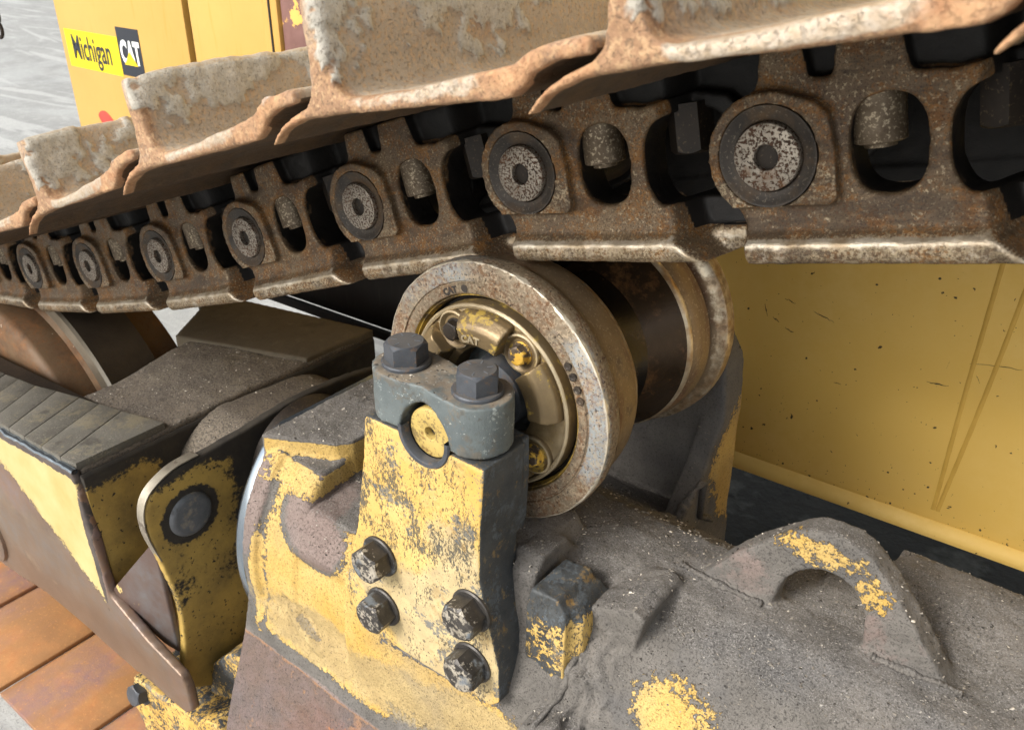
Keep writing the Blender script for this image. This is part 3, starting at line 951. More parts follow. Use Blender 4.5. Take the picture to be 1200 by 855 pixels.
    link('shaft_core', lathe([(-.069, 0), (-.069, .030), (-.04, .030), (-.036, .040), (.0, .044), (.0, .0335), (.38, .0335), (.38, 0)], 48, .006, .004), M['dark_bolt'], t)
    link('centre_plug', lathe([(-.1305, .0), (-.1305, .0072)], 24, .006, .004), M['stamp'], sh)
    return t


roller()

# ------------------------------------------------------------------ casting of the roller frame
TY, TZ, TR = .13, .60, .268


def casting():
    t = thing('undercarriage_casting', 'gritty cast steel undercarriage casting under the roller, arched lifting eye and worn yellow paint', 'track frame', (-.5, .13, .25))
    S = Matrix.Translation((.5, -.13, -.25))
    parts = []

    def tube(x0, x1, r, n=90, y=TY, z=TZ, top=.808):
        pts = [(y + r * math.cos(2 * math.pi * i / n), z + r * math.sin(2 * math.pi * i / n)) for i in range(n)]
        pts = [p for p in pts if p[1] < top]
        k = max(range(len(pts)), key=lambda i: math.hypot(pts[i][0] - pts[i - 1][0], pts[i][1] - pts[i - 1][1]))
        h = math.sqrt(r * r - (top - z) ** 2)
        pts = pts[:k] + [(y + h, top), (y - h, top)] + pts[k:]
        return prism([pts], x0, x1, 'X')
    parts.append(tube(-.925, -.815, TR - .006, top=.785))
    parts.append(tube(-.83, -.66, TR - .010, top=.742))
    crown = [(-.138, .50), (-.139, .60), (-.130, .70), (-.103, .765), (-.05, .818), (.0, .838), (.05, .841), (.10, .832), (.16, .793), (.22, .73), (.26, .65), (.28, .5)]
    parts.append(prism([crown], -.70, .38, 'X'))
    for k in range(8):          # the crown widens again behind the eye
        g = k / 7
        rear = [(.04, .60), (.05, .838), (.10, .846), (.14, .852 + .005 * g), (.17, .858), (.205, .852), (.235, .83), (.262, .76), (.28, .62)]
        parts.append(prism([rear], -.105 + .01 * k + .012 * (k % 2), .38, 'X'))
    parts.append(prism([[(.02, .70), (.05, .838), (.12, .842), (.19, .826), (.22, .78), (.24, .62)]], -.235, -.08, 'X'))
    parts.append(prism([[(.03, .70), (.06, .842), (.12, .850), (.19, .842), (.23, .79), (.25, .62)]], -.16, -.06, 'X'))
    parts.append(prism([[(-.02, .78), (.06, .846), (.14, .856), (.2, .84), (.2, .7)]], .02, .38, 'X'))
    parts.append(prism([[(.0, .80), (.10, .80), (.15, .775), (.26, .715), (.40, .65), (.42, .5), (0, .5)]], -.68, -.385, 'X'))
    parts.append(tube(-.925, -.895, TR + .002))
    # lower skirt
    sk = [(-.10, .62), (-.136, .56), (-.150, .50), (-.178, .42), (-.215, .33), (-.235, .22), (.25, .22), (.25, .40), (.25, .6)]
    parts.append(prism([sk], -.93, .36, 'X'))
    # flat topped shoulder left of the bracket
    parts.append(prism([[(-.930, -.070), (-.826, -.018), (-.812, .004), (-.80, .32), (-.930, .32)]], .66, .814, 'Z'))
    parts.append(prism([[(-.925, -.100), (-.80, -.070), (-.80, .2), (-.925, .2)]], .55, .735, 'Z'))
    # low mesa
    parts.append(prism([[(-.11, .64), (-.12, .70), (-.09, .735), (.0, .752), (.1, .75), (.1, .6)]], -.82, -.64, 'X'))
    # pads for the two brackets
    parts.append(prism([[(-.665, .62), (-.41, .62), (-.405, .80), (-.43, .86), (-.62, .86), (-.66, .80)]], -.082, .02, 'Y'))
    parts.append(prism([[(-.69, .60), (-.385, .60), (-.39, .86), (-.40, .935), (-.43, .99), (-.60, .99), (-.65, .85)]], .335, .395, 'Y'))
    # rib that props the rear bracket
    parts.append(prism([[(.215, .70), (.40, .66), (.395, .87), (.345, .865), (.30, .79)]], -.425, -.392, 'X'))
    parts.append(prism([[(.215, .74), (.40, .66), (.395, .87), (.345, .88), (.30, .80)]], -.66, -.62, 'X'))
            # lifting eye
    eye = spline([(-.330, .79), (-.285, .828), (-.243, .883), (-.211, .920), (-.178, .949), (-.146, .961), (-.116, .955), (-.087, .931), (-.052, .890), (-.018, .848), (.03, .79)], 6)
    hole = spline([(-.184, .82), (-.187, .872), (-.172, .900), (-.147, .914), (-.121, .909), (-.103, .886), (-.098, .856), (-.100, .82)], 5, True)
    parts.append(prism([eye + [(.03, .74), (-.33, .74)], hole], .034, .066, 'Y'))
    # lug, and the fold of weld that runs down beside the stop block
    parts.append(prism([[(-.105, .70), (-.098, .845), (-.080, .866), (-.03, .862), (.0, .82), (.02, .70)]], -.445, -.412, 'X'))
    parts.append(prism([[(-.385, .66), (-.380, .805), (-.345, .832), (-.300, .852), (-.284, .846), (-.292, .80), (-.318, .74), (-.345, .66)]], -.078, .01, 'Y'))
    parts.append(prism([[(-.366, .62), (-.362, .74), (-.335, .77), (-.315, .755), (-.318, .70), (-.34, .62)]], -.115, -.02, 'Y'))
    parts.append(prism([[(-.40, .62), (-.38, .70), (-.34, .72), (-.30, .70), (-.25, .64)]], -.165, -.05, 'Y'))
    me = remesh(join(parts), .0038, 4, .5)
    P_ = co(me); n_ = nrm(me)
    # cast folds and dents
    big = fbm(P_, 5, 3, 1.0); mid = fbm(P_, 22, 4, 5.0); fine = fbm(P_, 90, 3, 9.0)
    up = sst(n_[:, 2], .2, .8)
    d = big * .0024 + mid * (.0007 + .0011 * up) + fine * (.0003 + .0009 * up)
    # blunt cut groove right of the lug
    d -= .0035 * blob(P_, (-.33, -.10, .74), (.04, .06, .08)) * (.5 + 1.1 * np.sin(P_[:, 0] * 330 + P_[:, 2] * 120 + 5 * mid))
    # finger shaped slot with a raised lip in the front shoulder
    zl = .588 - .40 * (P_[:, 0] + .83)
    on = sst(P_[:, 0], -.85, -.83) * (1 - sst(P_[:, 0], -.765, -.75)) * (P_[:, 1] < -.05)
    d -= .009 * on * np.exp(-((P_[:, 2] - zl) / .0075) ** 2)
    d += .006 * on * np.exp(-((P_[:, 2] - zl + .017) / .007) ** 2)
    # smooth boss on the front shoulder
    d += .008 * blob(P_, (-.795, -.09, .735), (.07, .09, .06))
    # weld beads at the foot of the eye
    P_ += n_ * d[:, None]
    setco(me, P_)
    X, Y, Z = P_.T
    n_ = nrm(me)
    face = sst(-n_[:, 1], .25, .55)
    boss = np.maximum(blob(P_, (-.805, -.09, .745), (.048, .09, .050)), blob(P_, (-.765, -.10, .715), (.042, .09, .034)))
    paint = np.zeros(len(P_))
    paint = np.maximum(paint, .80 * face * (Z < .80) * sst(-X, .56, .66) * sst(Z, .50, .53) * (1 - 1.25 * boss) * (1 - .7 * sst(-X, .86, .90)))
    paint = np.maximum(paint, .85 * blob(P_, (-.855, -.05, .775), (.075, .06, .030)) * face * sst(.812 - Z, .004, .012))
    paint = np.maximum(paint, .80 * (X < -.795) * (X > -.925) * sst(Z, .745, .765) * (Z < .808) * (n_[:, 2] < .6) * (Y < .06))
    paint = np.maximum(paint, .85 * blob(P_, (-.895, -.13, .60), (.016, .08, .10)))
    paint = np.maximum(paint, .70 * blob(P_, (-.155, .04, .932), (.062, .03, .022)))
    paint = np.maximum(paint, .60 * blob(P_, (-.100, .04, .910), (.03, .03, .026)))
    paint = np.maximum(paint, .72 * blob(P_, (-.235, -.110, .775), (.060, .045, .06)))
    paint = np.maximum(paint, .9 * blob(P_, (-.50, -.15, .60), (.24, .06, .07)))
    paint = np.maximum(paint, .85 * blob(P_, (-.39, .40, .76), (.03, .08, .12)) * sst(n_[:, 0], .5, .8))
    bare = np.maximum(boss * 1.0, .95 * (1 - sst(Z, .485, .505)) * sst(-Y, -.02, .06))
    bare = np.maximum(bare, .48 * blob(P_, (-.235, .03, .865), (.08, .03, .05)))
    bare = np.maximum(bare, .50 * blob(P_, (-.07, .03, .87), (.05, .03, .05)))
    bare = np.maximum(bare, .95 * blob(P_, (-.915, -.10, .72), (.022, .1, .10)))
    rust = .95 * (1 - sst(Z, .44, .50)) * sst(X, -.97, -.70) * sst(-Y, -.02, .06)
    pale = .9 * blob(P_, (-.74, -.14, .56), (.22, .06, .05)) + .9 * blob(P_, (-.45, -.15, .60), (.16, .06, .06))
    paint *= sst(Z + .02 * mid, .495, .512)
    for nm, v in (('skirt', .75 * (1 - sst(Z, .485, .505)) * sst(-Y, -.02, .06)), ('paint', paint), ('bare', bare), ('rust', rust), ('pale', pale * sst(Z, .49, .52))):
        attr(me, nm, v)
    link('frame_casting', xf(me, S), M['casting'], t, 180)
    # polished seal ring at the front end of the tube
    V = []
    ring = lathe([(-.948, TR - .012), (-.944, TR - .003), (-.936, TR + .001), (-.924, TR - .001)], 120)
    ring.transform(Matrix.Rotation(R(-90), 4, 'Z'))      # Y axis -> X axis
    ring.transform(Matrix.Translation((0, TY, TZ)))
    P_ = co(ring); P_[:, 2] = np.minimum(P_[:, 2], .805); setco(ring, P_)
    link('polished_ring', xf(ring, S), M['polished'], t)
    inner = lathe([(-1.10, .12), (-.944, .12), (-.944, .19)], 90)
    inner.transform(Matrix.Rotation(R(-90), 4, 'Z')); inner.transform(Matrix.Translation((0, TY, TZ)))
    link('recoil_tube', xf(inner, S), M['black_steel'], t)
    # worn block welded beside the bracket
    blk = [(-.412, .640), (-.412, .830), (-.405, .848), (-.372, .850), (-.360, .834), (-.358, .650)]
    me = remesh(join([prism([blk], -.112, -.045, 'Y'), prism([[(x + .012, z - .012) for x, z in blk]], -.100, -.040, 'Y')]), .003, 3)
    P_ = co(me); P_[:, 1] += .5 * np.maximum(P_[:, 0] + .36, 0); P_ += nrm(me) * fbm(P_, 60, 3)[:, None] * .0012; setco(me, P_)
    attr(me, 'paint', .55 * sst(.838 - P_[:, 2], 0, .03) + .2 * sst(nrm(me)[:, 0], .5, .8)); attr(me, 'pale', np.zeros(len(P_))); attr(me, 'scr', .42 * np.ones(len(P_)))
    link('stop_block', xf(me, S), M['bracket'], t, 180)
    return t


casting()


# ------------------------------------------------------------------ bracket that holds the roller shaft
def bracket():
    t = thing('roller_bracket', 'upright bracket in flaking yellow paint bolted to the frame, grey clamp cap on top', 'bracket', (-.53, -.11, .66))
    S = Matrix.Translation((.53, .11, -.66))
    saddle = [(-.5225 + .034 * math.cos(R(a)), 1.015 + .036 * math.sin(R(a))) for a in range(-5, -176, -10)]
    out = [(-.609, 1.008)] + [(-.622, .93), (-.640, .84), (-.660, .775), (-.670, .725), (-.660, .700), (-.618, .674), (-.432, .680), (-.419, .694), (-.420, .745), (-.434, .80), (-.448, .86), (-.446, .935), (-.441, 1.008)] + [(x, min(z, 1.0079)) for x, z in saddle]
    me1 = prism([out], -.150, -.080, 'Y')
    me2 = prism([[(-.600, 1.006), (-.607, .90), (-.60, .88), (-.452, .88), (-.446, .90), (-.447, 1.006)] + [(x, min(z, 1.0059)) for x, z in saddle]], -.082, -.064, 'Y')
    me = remesh(join([me1, me2]), .0024, 3)
    P_ = co(me); n_ = nrm(me)
    big, mid = fbm(P_, 9, 3, 2.), fbm(P_, 40, 3, 4.)
    # chipped edges
    P_ += n_ * (big * .0012 + mid * .0006)[:, None]
    sidew = sst(P_[:, 0], -.455, -.437)
    P_[:, 0] -= .006 * sidew * blob(P_, (-.43, -.07, .885), (.05, .03, .05))
    setco(me, P_)
    f = sst(-n_[:, 1], .5, .8)
    X, Y, Z = P_.T
    band = sst(Z, .83, .86) * (1 - sst(Z, .93, .96))
    attr(me, 'paint', f * (.60 + .30 * sst(Z, .93, .97) + .3 * blob(P_, (-.53, -.15, .81), (.06, .1, .08)) + .12 * band) + .12)
    attr(me, 'pale', f * (.40 + .3 * big) + f * .6 * (blob(P_, (-.52, -.15, .755), (.10, .1, .07)) + .6 * blob(P_, (-.46, -.15, .80), (.04, .1, .1))))
    attr(me, 'scr', f * (.34 * band + .22 * (1 - band)) + .14)
    link('bracket_plate', xf(me, S), M['bracket'], t, 180)
    # clamp cap: two round lobes joined by a waist
    lob = []
    for a in range(-80, 81, 10):
        lob.append((-.479 + .0375 * math.cos(R(a)), -.113 + .0375 * math.sin(R(a))))
    lob += [(-.505, -.080), (-.528, -.084), (-.551, -.080)]
    for a in range(100, 261, 10):
        lob.append((-.577 + .0375 * math.cos(R(a)), -.113 + .0375 * math.sin(R(a))))
    lob += [(-.553, -.148), (-.528, -.142), (-.503, -.148)]
    cap = prism([lob], 1.0115, 1.070, 'Z')
    bm = bmesh.new(); bm.from_mesh(cap); 
    bm.to_mesh(cap); bm.free()
    # cut the saddle for the shaft
    cutter = bpy.data.objects.new('cut', prism([circ(-.5225, 1.015, .034, 40, .036)], -.3, .1, 'Y')); C.objects.link(cutter)
    cap = evalm(cap, [('BOOLEAN', dict(operation='DIFFERENCE', object=cutter, solver='EXACT'))])
    bpy.data.objects.remove(cutter)
    cap = remesh(cap, .0022, 3)
    P_ = co(cap); P_ += nrm(cap) * fbm(P_, 40, 3)[:, None] * .0007; setco(cap, P_)
    co_ = link('clamp_cap', xf(cap, S), M['grey_cast'], t, 180)
    # half shell round the shaft
    for k, x in enumerate((-.578, -.479)):
        h = hexhead(.0205, .022, .0272, .0045, R(10 + 26 * k))
        marks = []
        for q in range(6):       # raised grade marks on the head
            b = box(.0095, .0160, -.0007, .0007, .0262, .0271)
            b.transform(Matrix.Rotation(R(60 * q + 30 + 20 * k), 4, 'Z'))
            attr(b, 'top', np.ones(len(b.vertices)))
            marks.append(b)
        h = join([h] + marks)
        h.transform(Matrix.Translation((x, -.113, 1.0695)))
        link('cap_screw', xf(h, S), M['dark_bolt'], t, 28)
    ring = lathe([(-.140, .0292), (-.1505, .0296), (-.1515, .0305), (-.1515, .0350), (-.1495, .0365)], 40, -.5225, 1.015, 172, 368)
    link('shaft_collar', xf(ring, S), M['dark_bolt'], t)
    for k, (x, z) in enumerate(((-.601, .815), (-.601, .735), (-.458, .815), (-.458, .735))):
        h = hexhead(.0208, .0245, .0270, .005, R(13 + 17 * k))
        h.transform(Matrix.Translation((x, -.149, z)) @ Matrix.Rotation(R(90), 4, 'X'))
        link('base_bolt', xf(h, S), M['worn_bolt'], t, 28)
    return t


bracket()


# ------------------------------------------------------------------ idler yoke at the left
def yoke():
    t = thing('idler_yoke', 'blocky dark topped fork at the left with slanted wear pads and rubbed brown side', 'steel yoke', (-1.4, .14, .25))
    S = Matrix.Translation((1.4, -.14, -.25))

    def tilt(me, k=.10, x0=-1.28):
        P_ = co(me)
        P_[:, 2] += k * np.minimum(P_[:, 0] - x0, 0) * sst(P_[:, 2], .5, .66) * (1 - sst(P_[:, 1], .0, .2))
        setco(me, P_); return me
    # cross member with gritty top
    me = box(-1.56, -1.28, -.19, .482, .30, .664)
    me = remesh(me, .006, 3)
    P_ = co(me); P_[:, 1] = np.minimum(P_[:, 1], .478 + .26 * (P_[:, 0] + 1.28)); setco(me, P_)
    P_ = co(me); P_ += nrm(me) * (fbm(P_, 30, 4)[:, None] * .0018 + fbm(P_, 6, 2)[:, None] * .003) * sst(nrm(me)[:, 2], .3, .9)[:, None]
    setco(me, P_)
    link('cross_member', xf(tilt(me), S), M['yoke_top'], t, 180)
    # raised plate at the far half
    me = remesh(prism([[(-1.588, .19), (-1.285, .30), (-1.279, .486), (-1.78, .372), (-1.672, .312)]], .62, .671, 'Z'), .005, 3)
    link('top_plate', xf(me, S), M['plate_olive'], t, 180)
    # yellow rear face
    me = bev(prism([[(-.198, .655), (-.188, .37), (-.12, .25), (.48, .25), (.484, .655)]], -1.2795, -1.272, 'X'), .002)
    me = evalm(me, [('REMESH', dict(mode='VOXEL', voxel_size=.006))])
    P_ = co(me)
    attr(me, 'dirt', .36 + .6 * sst(P_[:, 1], -.10, .0) + .4 * sst(P_[:, 2], .60, .655))  # dirt, plus shade painted darker inward and along the top
    link('rear_face', xf(me, S), M['yoke_yellow'], t)
    # side plate (outer cheek)
    sp = [(-3.1, .50), (-1.84, .612), (-1.283, .664), (-1.275, .62), (-1.262, .405), (-1.16, .362), (-1.062, .340), (-1.052, .315), (-1.050, .262), (-1.075, .240), (-1.16, .236), (-1.58, .230), (-1.70, .205), (-1.80, .190), (-1.90, .20), (-3.1, .15)]
    me = prism([sp], -.205, -.187, 'Y')
    me = remesh(me, .005, 3)
    P_ = co(me)
    # the cheek leans in along its lower edge
    P_ += nrm(me) * fbm(P_, 10, 2)[:, None] * .0012
    setco(me, P_)
    X, Y, Z = P_.T
    ylw = sst(Z - (.50 + .45 * (-1.30 - X) * .35 - .12 * sst(X, -1.5, -1.28)), -.01, .03)
    attr(me, 'paint', .98 * sst(Z - (.555 - .55 * (X + 1.6) * (X > -1.6)), -.05, .05) * (1 - sst(X, -1.285, -1.272)))
    attr(me, 'edge', .95 * sst(Z + .1 * (-1.28 - X), .635, .66) + .8 * blob(P_, (-1.28, -.2, .5), (.012, .1, .16)))
    link('side_plate', xf(me, S), M['yoke_side'], t, 180)
    # ragged weld along the top outer edge
    V, F = [], []
    n = 150
    for i in range(n):
        x = -2.2 + (.92) * i / (n - 1)
        w = .006 + .0025 * noise.noise(Vector((x * 60, 0, 0)))
        for a in range(8):
            g = 2 * math.pi * a / 8
            V.append((x, -.200 + w * math.cos(g) + .003 * noise.noise(Vector((x * 30, 3, 0))), .664 + .10 * (x + 1.28) + w * .8 * math.sin(g) + .003 * noise.noise(Vector((x * 45, 9, 0)))))
    for i in range(n - 1):
        for a in range(8):
            b = (a + 1) % 8
            F.append((i * 8 + a, i * 8 + b, i * 8 + 8 + b, i * 8 + 8 + a))
    me = bpy.data.meshes.new('w'); me.from_pydata(V, [], F)
    link('weld_bead', xf(me, S), M['polished'], t)
    # slanted wear pads
    base = bev(prism([[(-2.3, .575), (-1.285, .6655), (-1.285, .5), (-2.3, .4)]], -.196, -.046), .002)
    link('arm_top', xf(base, S), M['black_steel'], t)
    inner = [(-1.790, -.086), (-1.737, -.083), (-1.670, -.080), (-1.604, -.069), (-1.532, -.059), (-1.469, -.053), (-1.401, -.045), (-1.284, -.028)]
    outer = [(-1.72, -.200), (-1.665, -.200), (-1.592, -.198), (-1.525, -.196), (-1.464, -.196), (-1.400, -.196), (-1.332, -.196), (-1.284, -.193)]
    pads = [((-1.90, -.09), (-1.83, -.2))] + list(zip(inner, outer))
    for i in range(len(pads) - 1):
        a, b = pads[i]; c, d = pads[i + 1]
        g = .0009
        q = [(a[0] + g, a[1]), (c[0] - g, c[1]), (d[0] - g, d[1]), (b[0] + g, b[1])]
        me = bev(prism([q], .655, .6755 + random.uniform(-.0006, .0006), 'Z'), .0008)
        P_ = co(me); P_[:, 2] += .10 * (P_[:, 0] + 1.28); setco(me, P_)
        link('wear_pad', xf(me, S), M['pad'], t)
    # round neck and hinge plate
    nk = lathe([(-1.276, .132), (-1.268, .140), (-1.13, .140), (-1.13, .0)], 80)
    nk.transform(Matrix.Rotation(R(-90), 4, 'Z')); nk.transform(Matrix.Translation((0, .10, .53)))
    arc = [(.10 + .14 * math.cos(R(a)), .53 + .14 * math.sin(R(a))) for a in range(190, 90, -10)] + [(.24 + .13 * math.cos(R(a)), .525 + .13 * math.sin(R(a))) for a in range(85, -1, -12)] + [(.37, .3), (-.03, .3)]
    nk = remesh(prism([arc], -1.276, -1.128, 'X'), .006, 6)
    link('neck', xf(nk, S), M['yoke_top'], t, 180)
    hp = spline([(-.178, .285), (-.163, .35), (-.158, .44), (-.170, .53), (-.180, .60), (-.178, .645), (-.160, .674), (-.118, .694), (-.05, .698), (.02, .702), (.13, .712), (.26, .705), (.40, .68)], 6)
    hp += [(.42, .27), (-.02, .262), (-.10, .245), (-.13, .215), (-.172, .245)]
    me = remesh(prism([hp], -1.13, -1.112, 'X'), .0038, 3)
    P_ = co(me)
    attr(me, 'dirt', .33 + .15 * sst(P_[:, 2], .40, .44) + .45 * sst(P_[:, 1], -.05, .03) * sst(P_[:, 2], .42, .55) + .35 * (1 - sst(np.hypot(P_[:, 1] + .104, P_[:, 2] - .60), .045, .06)) + .25 * sst(P_[:, 2], .66, .70))  # dirt, plus shade painted into the inner upper part
    link('hinge_plate', xf(me, S), M['yoke_yellow'], t, 180)
    # worn edge strip of the hinge plate
    pts = spline([(-.168, .54), (-.181, .60), (-.179, .646), (-.161, .676), (-.118, .6965), (-.07, .699)], 6)
    V, F = [], []
    for (y, z) in pts:
        V += [(-1.1305, y - .0012, z + .0012), (-1.1120, y - .0012, z + .0012)]
    for i in range(len(pts) - 1):
        F.append((2 * i, 2 * i + 1, 2 * i + 3, 2 * i + 2))
    me = bpy.data.meshes.new('e'); me.from_pydata(V, [], F)
    me = evalm(me, [('SOLIDIFY', dict(thickness=.002, offset=0))])
    link('rubbed_edge', xf(me, S), M['bare_edge'], t)
    # disc plug
    dk = lathe([(-.004, 0), (-.0045, .030), (-.004, .036), (-.001, .0395), (.004, .0405)], 48)
    dk.transform(Matrix.Rotation(R(90), 4, 'Z'))
    dk.transform(Matrix.Translation((-1.111, -.104, .600)))
    link('pin_disc', xf(dk, S), M['disc'], t)
    # ringed boss at the front of the cheek
    me = lathe([(-.196, .050), (-.212, .050), (-.2135, .054), (-.2135, .074), (-.211, .080), (-.196, .084)], 64, -1.805, .285)
    attr(me, 'paint', np.zeros(len(me.vertices))); attr(me, 'edge', np.zeros(len(me.vertices)))
    link('boss_ring', xf(me, S), M['yoke_side'], t)
    link('boss_pin', xf(lathe([(-.205, 0), (-.205, .044), (-.202, .049)], 48, -1.805, .285), S), M['disc'], t)
    # gusset between cheek and hinge plate
    me = bev(prism([[(-1.276, .400), (-1.128, .575), (-1.126, .325), (-1.16, .33), (-1.262, .385)]], -.1985, -.1865), .003)
    P_ = co(me); P_[:, 1] += .028 * (P_[:, 0] + 1.276) / .148; setco(me, P_)
    link('gusset', xf(me, S), M['bare_smooth'], t)
    return t


yoke()


def idler():
    t = thing('front_idler', 'brown banded idler drum under the chain, left behind the yoke', 'idler', (-2.02, .13, .30))
    cr = .415
    link('wheel_rim', lathe([(-.02, .25), (-.02, cr - .04), (-.01, cr - .022), (.0, cr - .018), (.055, cr - .018), (.062, cr - .006)], 160), M['idler'], t)
    link('centre_flange', lathe([(.062, cr - .006), (.067, cr + .016), (.074, cr + .020)], 160), M['idler_bright'], t)
    link('inner_tread', lathe([(.074, cr + .020), (.13, cr + .018), (.19, cr + .020)], 160), M['idler_dark'], t)
    link('far_rim', lathe([(.19, cr + .020), (.20, cr - .008), (.27, cr - .018), (.28, cr - .04), (.28, .25)], 160), M['idler'], t)
    link('hub', lathe([(-.02, .25), (.02, .22), (.02, 0)], 80), M['idler'], t)
    for o in t.children:
        o.location = (0, -.13, 0)
    return t


idler()


def guard():
    t = thing('track_guard', 'low guard block, flaking yellow paint, one bolt, under the rubbed side plate', 'guard', (-1.1, -.15, .1))
    S = Matrix.Translation((1.1, .15, -.1))
    me = remesh(prism([[(-1.33, .09), (-1.30, .16), (-1.10, .20), (-1.02, .24), (-.96, .20), (-.98, .02), (-1.3, .0)]], -.19, -.06, 'Y'), .004, 6)
    P_ = co(me); P_ += nrm(me) * fbm(P_, 25, 3)[:, None] * .004; setco(me, P_)
    attr(me, 'paint', .55 + 0 * P_[:, 0]); attr(me, 'pale', 0 * P_[:, 0]); attr(me, 'scr', .2 + 0 * P_[:, 0])
    link('guard_block', xf(me, S), M['bracket'], t, 180)
    me = remesh(prism([[(-1.13, .17), (-1.10, .28), (-1.02, .36), (-.96, .36), (-.95, .17)]], -.13, .02, 'Y'), .004, 6)
    P_ = co(me); P_ += nrm(me) * fbm(P_, 25, 3)[:, None] * .004; setco(me, P_)
    attr(me, 'paint', .47 + 0 * P_[:, 0]); attr(me, 'pale', 0 * P_[:, 0]); attr(me, 'scr', .2 + 0 * P_[:, 0])
    link('guard_rib', xf(me, S), M['bracket'], t, 180)
    h = hexhead(.020, .022, .027, .004, .2)
    h.transform(Matrix.Translation((-1.275, -.185, .135)) @ Matrix.Rotation(R(75), 4, 'X'))
    link('guard_bolt', xf(h, S), M['dark_bolt'], t, 28)


guard()


from mathutils.bvhtree import BVHTree


def bvh_of(o):
    me = o.data
    mw = Matrix.Translation(o.parent.location)
    return BVHTree.FromPolygons([mw @ v.co for v in me.vertices], [tuple(p.vertices) for p in me.polygons])


def find(name, parent):
    return [o for o in C.objects if o.name.split('.')[0] == name and o.parent and o.parent.name.split('.')[0] == parent][0]


def beads(tree, path, d, r, mt, parent, n=90):
    """rippled weld bead laid on a surface along `path`, found by shooting along d"""
    pp = spline(path, max(3, n // (len(path) - 1)))
    c = []
    for p in pp:
        h = tree.ray_cast(Vector(p) - Vector(d) * .3, Vector(d), .6)
        if h[0] is not None:
            c.append(h[0] + h[1] * r * .35)
    if len(c) < 4:
        return
    V, F, q = [], [], 8
    for i, p in enumerate(c):
        a = c[min(i + 1, len(c) - 1)] - c[max(i - 1, 0)]
        a.normalize()
        u = a.cross(Vector(d)).normalized(); w = u.cross(a)
        rr = r * (.75 + .10 * math.sin(i * 1.25) + .6 * noise.noise(p * 60))
        if i in (0, len(c) - 1):
            rr *= .2
        for j in range(q):
            b = 2 * math.pi * j / q
            V.append(p + u * rr * math.cos(b) + w * rr * .7 * math.sin(b))
    for i in range(len(c) - 1):
        for j in range(q):
            F.append((i * q + j, i * q + (j + 1) % q, (i + 1) * q + (j + 1) % q, (i + 1) * q + j))
    me = bpy.data.meshes.new('w'); me.from_pydata([v - parent.location for v in V], [], F)
    link('weld_bead', me, mt, parent, 60)


fc = find('frame_casting', 'undercarriage_casting')
tr = bvh_of(fc)
W_ = fc.parent
beads(tr, [(-.30, .034, .9), (-.25, .030, .9), (-.20, .030, .9)], (0, 0, -1), .0055, M['casting'], W_)
beads(tr, [(-.085, .030, .9), (-.045, .032, .9), (-.0, .036, .9)], (0, 0, -1), .0055, M['casting'], W_)
beads(tr, [(-.352, -.2, .80), (-.356, -.2, .74), (-.368, -.2, .68)], (0, 1, 0), .0045, M['casting'], W_, 40)
beads(tr, [(-.44, -.2, .668), (-.50, -.2, .660), (-.60, -.2, .655)], (0, 1, 0), .004, M['casting'], W_)
beads(tr, [(-.42, .20, .9), (-.40, .25, .9), (-.385, .33, .9)], (0, 0, -1), .008, M['casting'], W_)


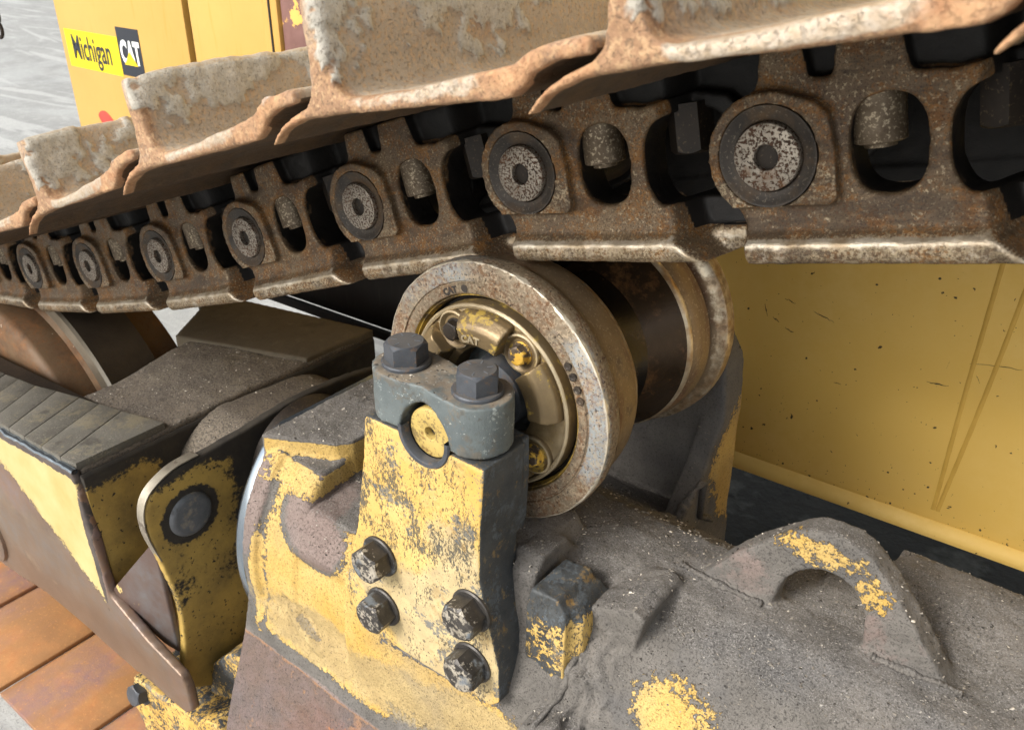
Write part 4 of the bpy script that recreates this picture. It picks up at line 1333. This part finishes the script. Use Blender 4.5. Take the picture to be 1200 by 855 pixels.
def crumbs(src, count, cond, smin, smax, name, mt, seed):
    """loose grit lying on upward faces of one part"""
    rnd = random.Random(seed)
    me = src.data
    ce = [(p.center + src.parent.location, p.normal, p.index) for p in me.polygons if p.normal.z > .45]
    ce = [c for c in ce if cond(c[0])]
    V, F = [], []
    base = [(1, 0, 0), (-1, 0, 0), (0, 1, 0), (0, -1, 0), (0, 0, 1), (0, 0, -1)]
    tri = [(0, 2, 4), (2, 1, 4), (1, 3, 4), (3, 0, 4), (2, 0, 5), (1, 2, 5), (3, 1, 5), (0, 3, 5)]
    for _ in range(count):
        c, n, _i = rnd.choice(ce)
        sz = smin + (smax - smin) * rnd.random() ** 4
        if noise.noise(c * 14) < -.05 and rnd.random() < .7:
            continue
        a = rnd.random() * 6.28
        k = len(V)
        for b in base:
            x, y, z = [q * sz * (.55 + .6 * rnd.random()) for q in b]
            V.append((c.x + x * math.cos(a) - y * math.sin(a) + rnd.uniform(-.002, .002), c.y + x * math.sin(a) + y * math.cos(a) + rnd.uniform(-.002, .002), c.z + z * .7 + sz * .25))
        F += [(p + k, q + k, r + k) for p, q, r in tri]
    m2 = bpy.data.meshes.new('g'); m2.from_pydata([(v[0] - src.parent.location.x, v[1] - src.parent.location.y, v[2] - src.parent.location.z) for v in V], [], F)
    o = link(name, m2, mt, src.parent, 20)
    o['kind'] = 'stuff'


crumbs(fc, 6500, lambda c: c.z > .70, .0004, .0022, 'grit', M['grit'], 1)
cm = find('cross_member', 'idler_yoke')
crumbs(cm, 1600, lambda c: c.z > .6, .0005, .0024, 'grit', M['grit'], 2)
crumbs(find('neck', 'idler_yoke'), 350, lambda c: c.z > .6, .0005, .0025, 'grit', M['grit'], 3)
crumbs(find('clamp_cap', 'roller_bracket'), 260, lambda c: c.z > 1.06, .0003, .0014, 'grit', M['grit'], 4)


def hanging_chain():
    t = thing('hanging_chain', 'short black chain hanging at the far left edge above the ground', 'chain', (-3.028, .60, 1.185))
    for k in range(3):
        V, F = [], []
        A, B, r = .013, .024, .0055
        n, q = 24, 8
        for i in range(n):
            a = 2 * math.pi * i / n
            cx_, cz_ = A * math.cos(a), B * math.sin(a)
            nx, nz = math.cos(a) / A, math.sin(a) / B
            l = math.hypot(nx, nz); nx /= l; nz /= l
            for j in range(q):
                b = 2 * math.pi * j / q
                V.append((cx_ + nx * r * math.cos(b), r * math.sin(b), cz_ + nz * r * math.cos(b)))
        for i in range(n):
            for j in range(q):
                F.append((i * q + j, ((i + 1) % n) * q + j, ((i + 1) % n) * q + (j + 1) % q, i * q + (j + 1) % q))
        me = bpy.data.meshes.new('c'); me.from_pydata(V, [], F)
        me.transform(Matrix.Translation((0, 0, -.04 * k + .035)) @ Matrix.Rotation(R(90 * (k % 2) + 20), 4, 'Z'))
        link('chain_link', me, M['black_steel'], t)


hanging_chain()
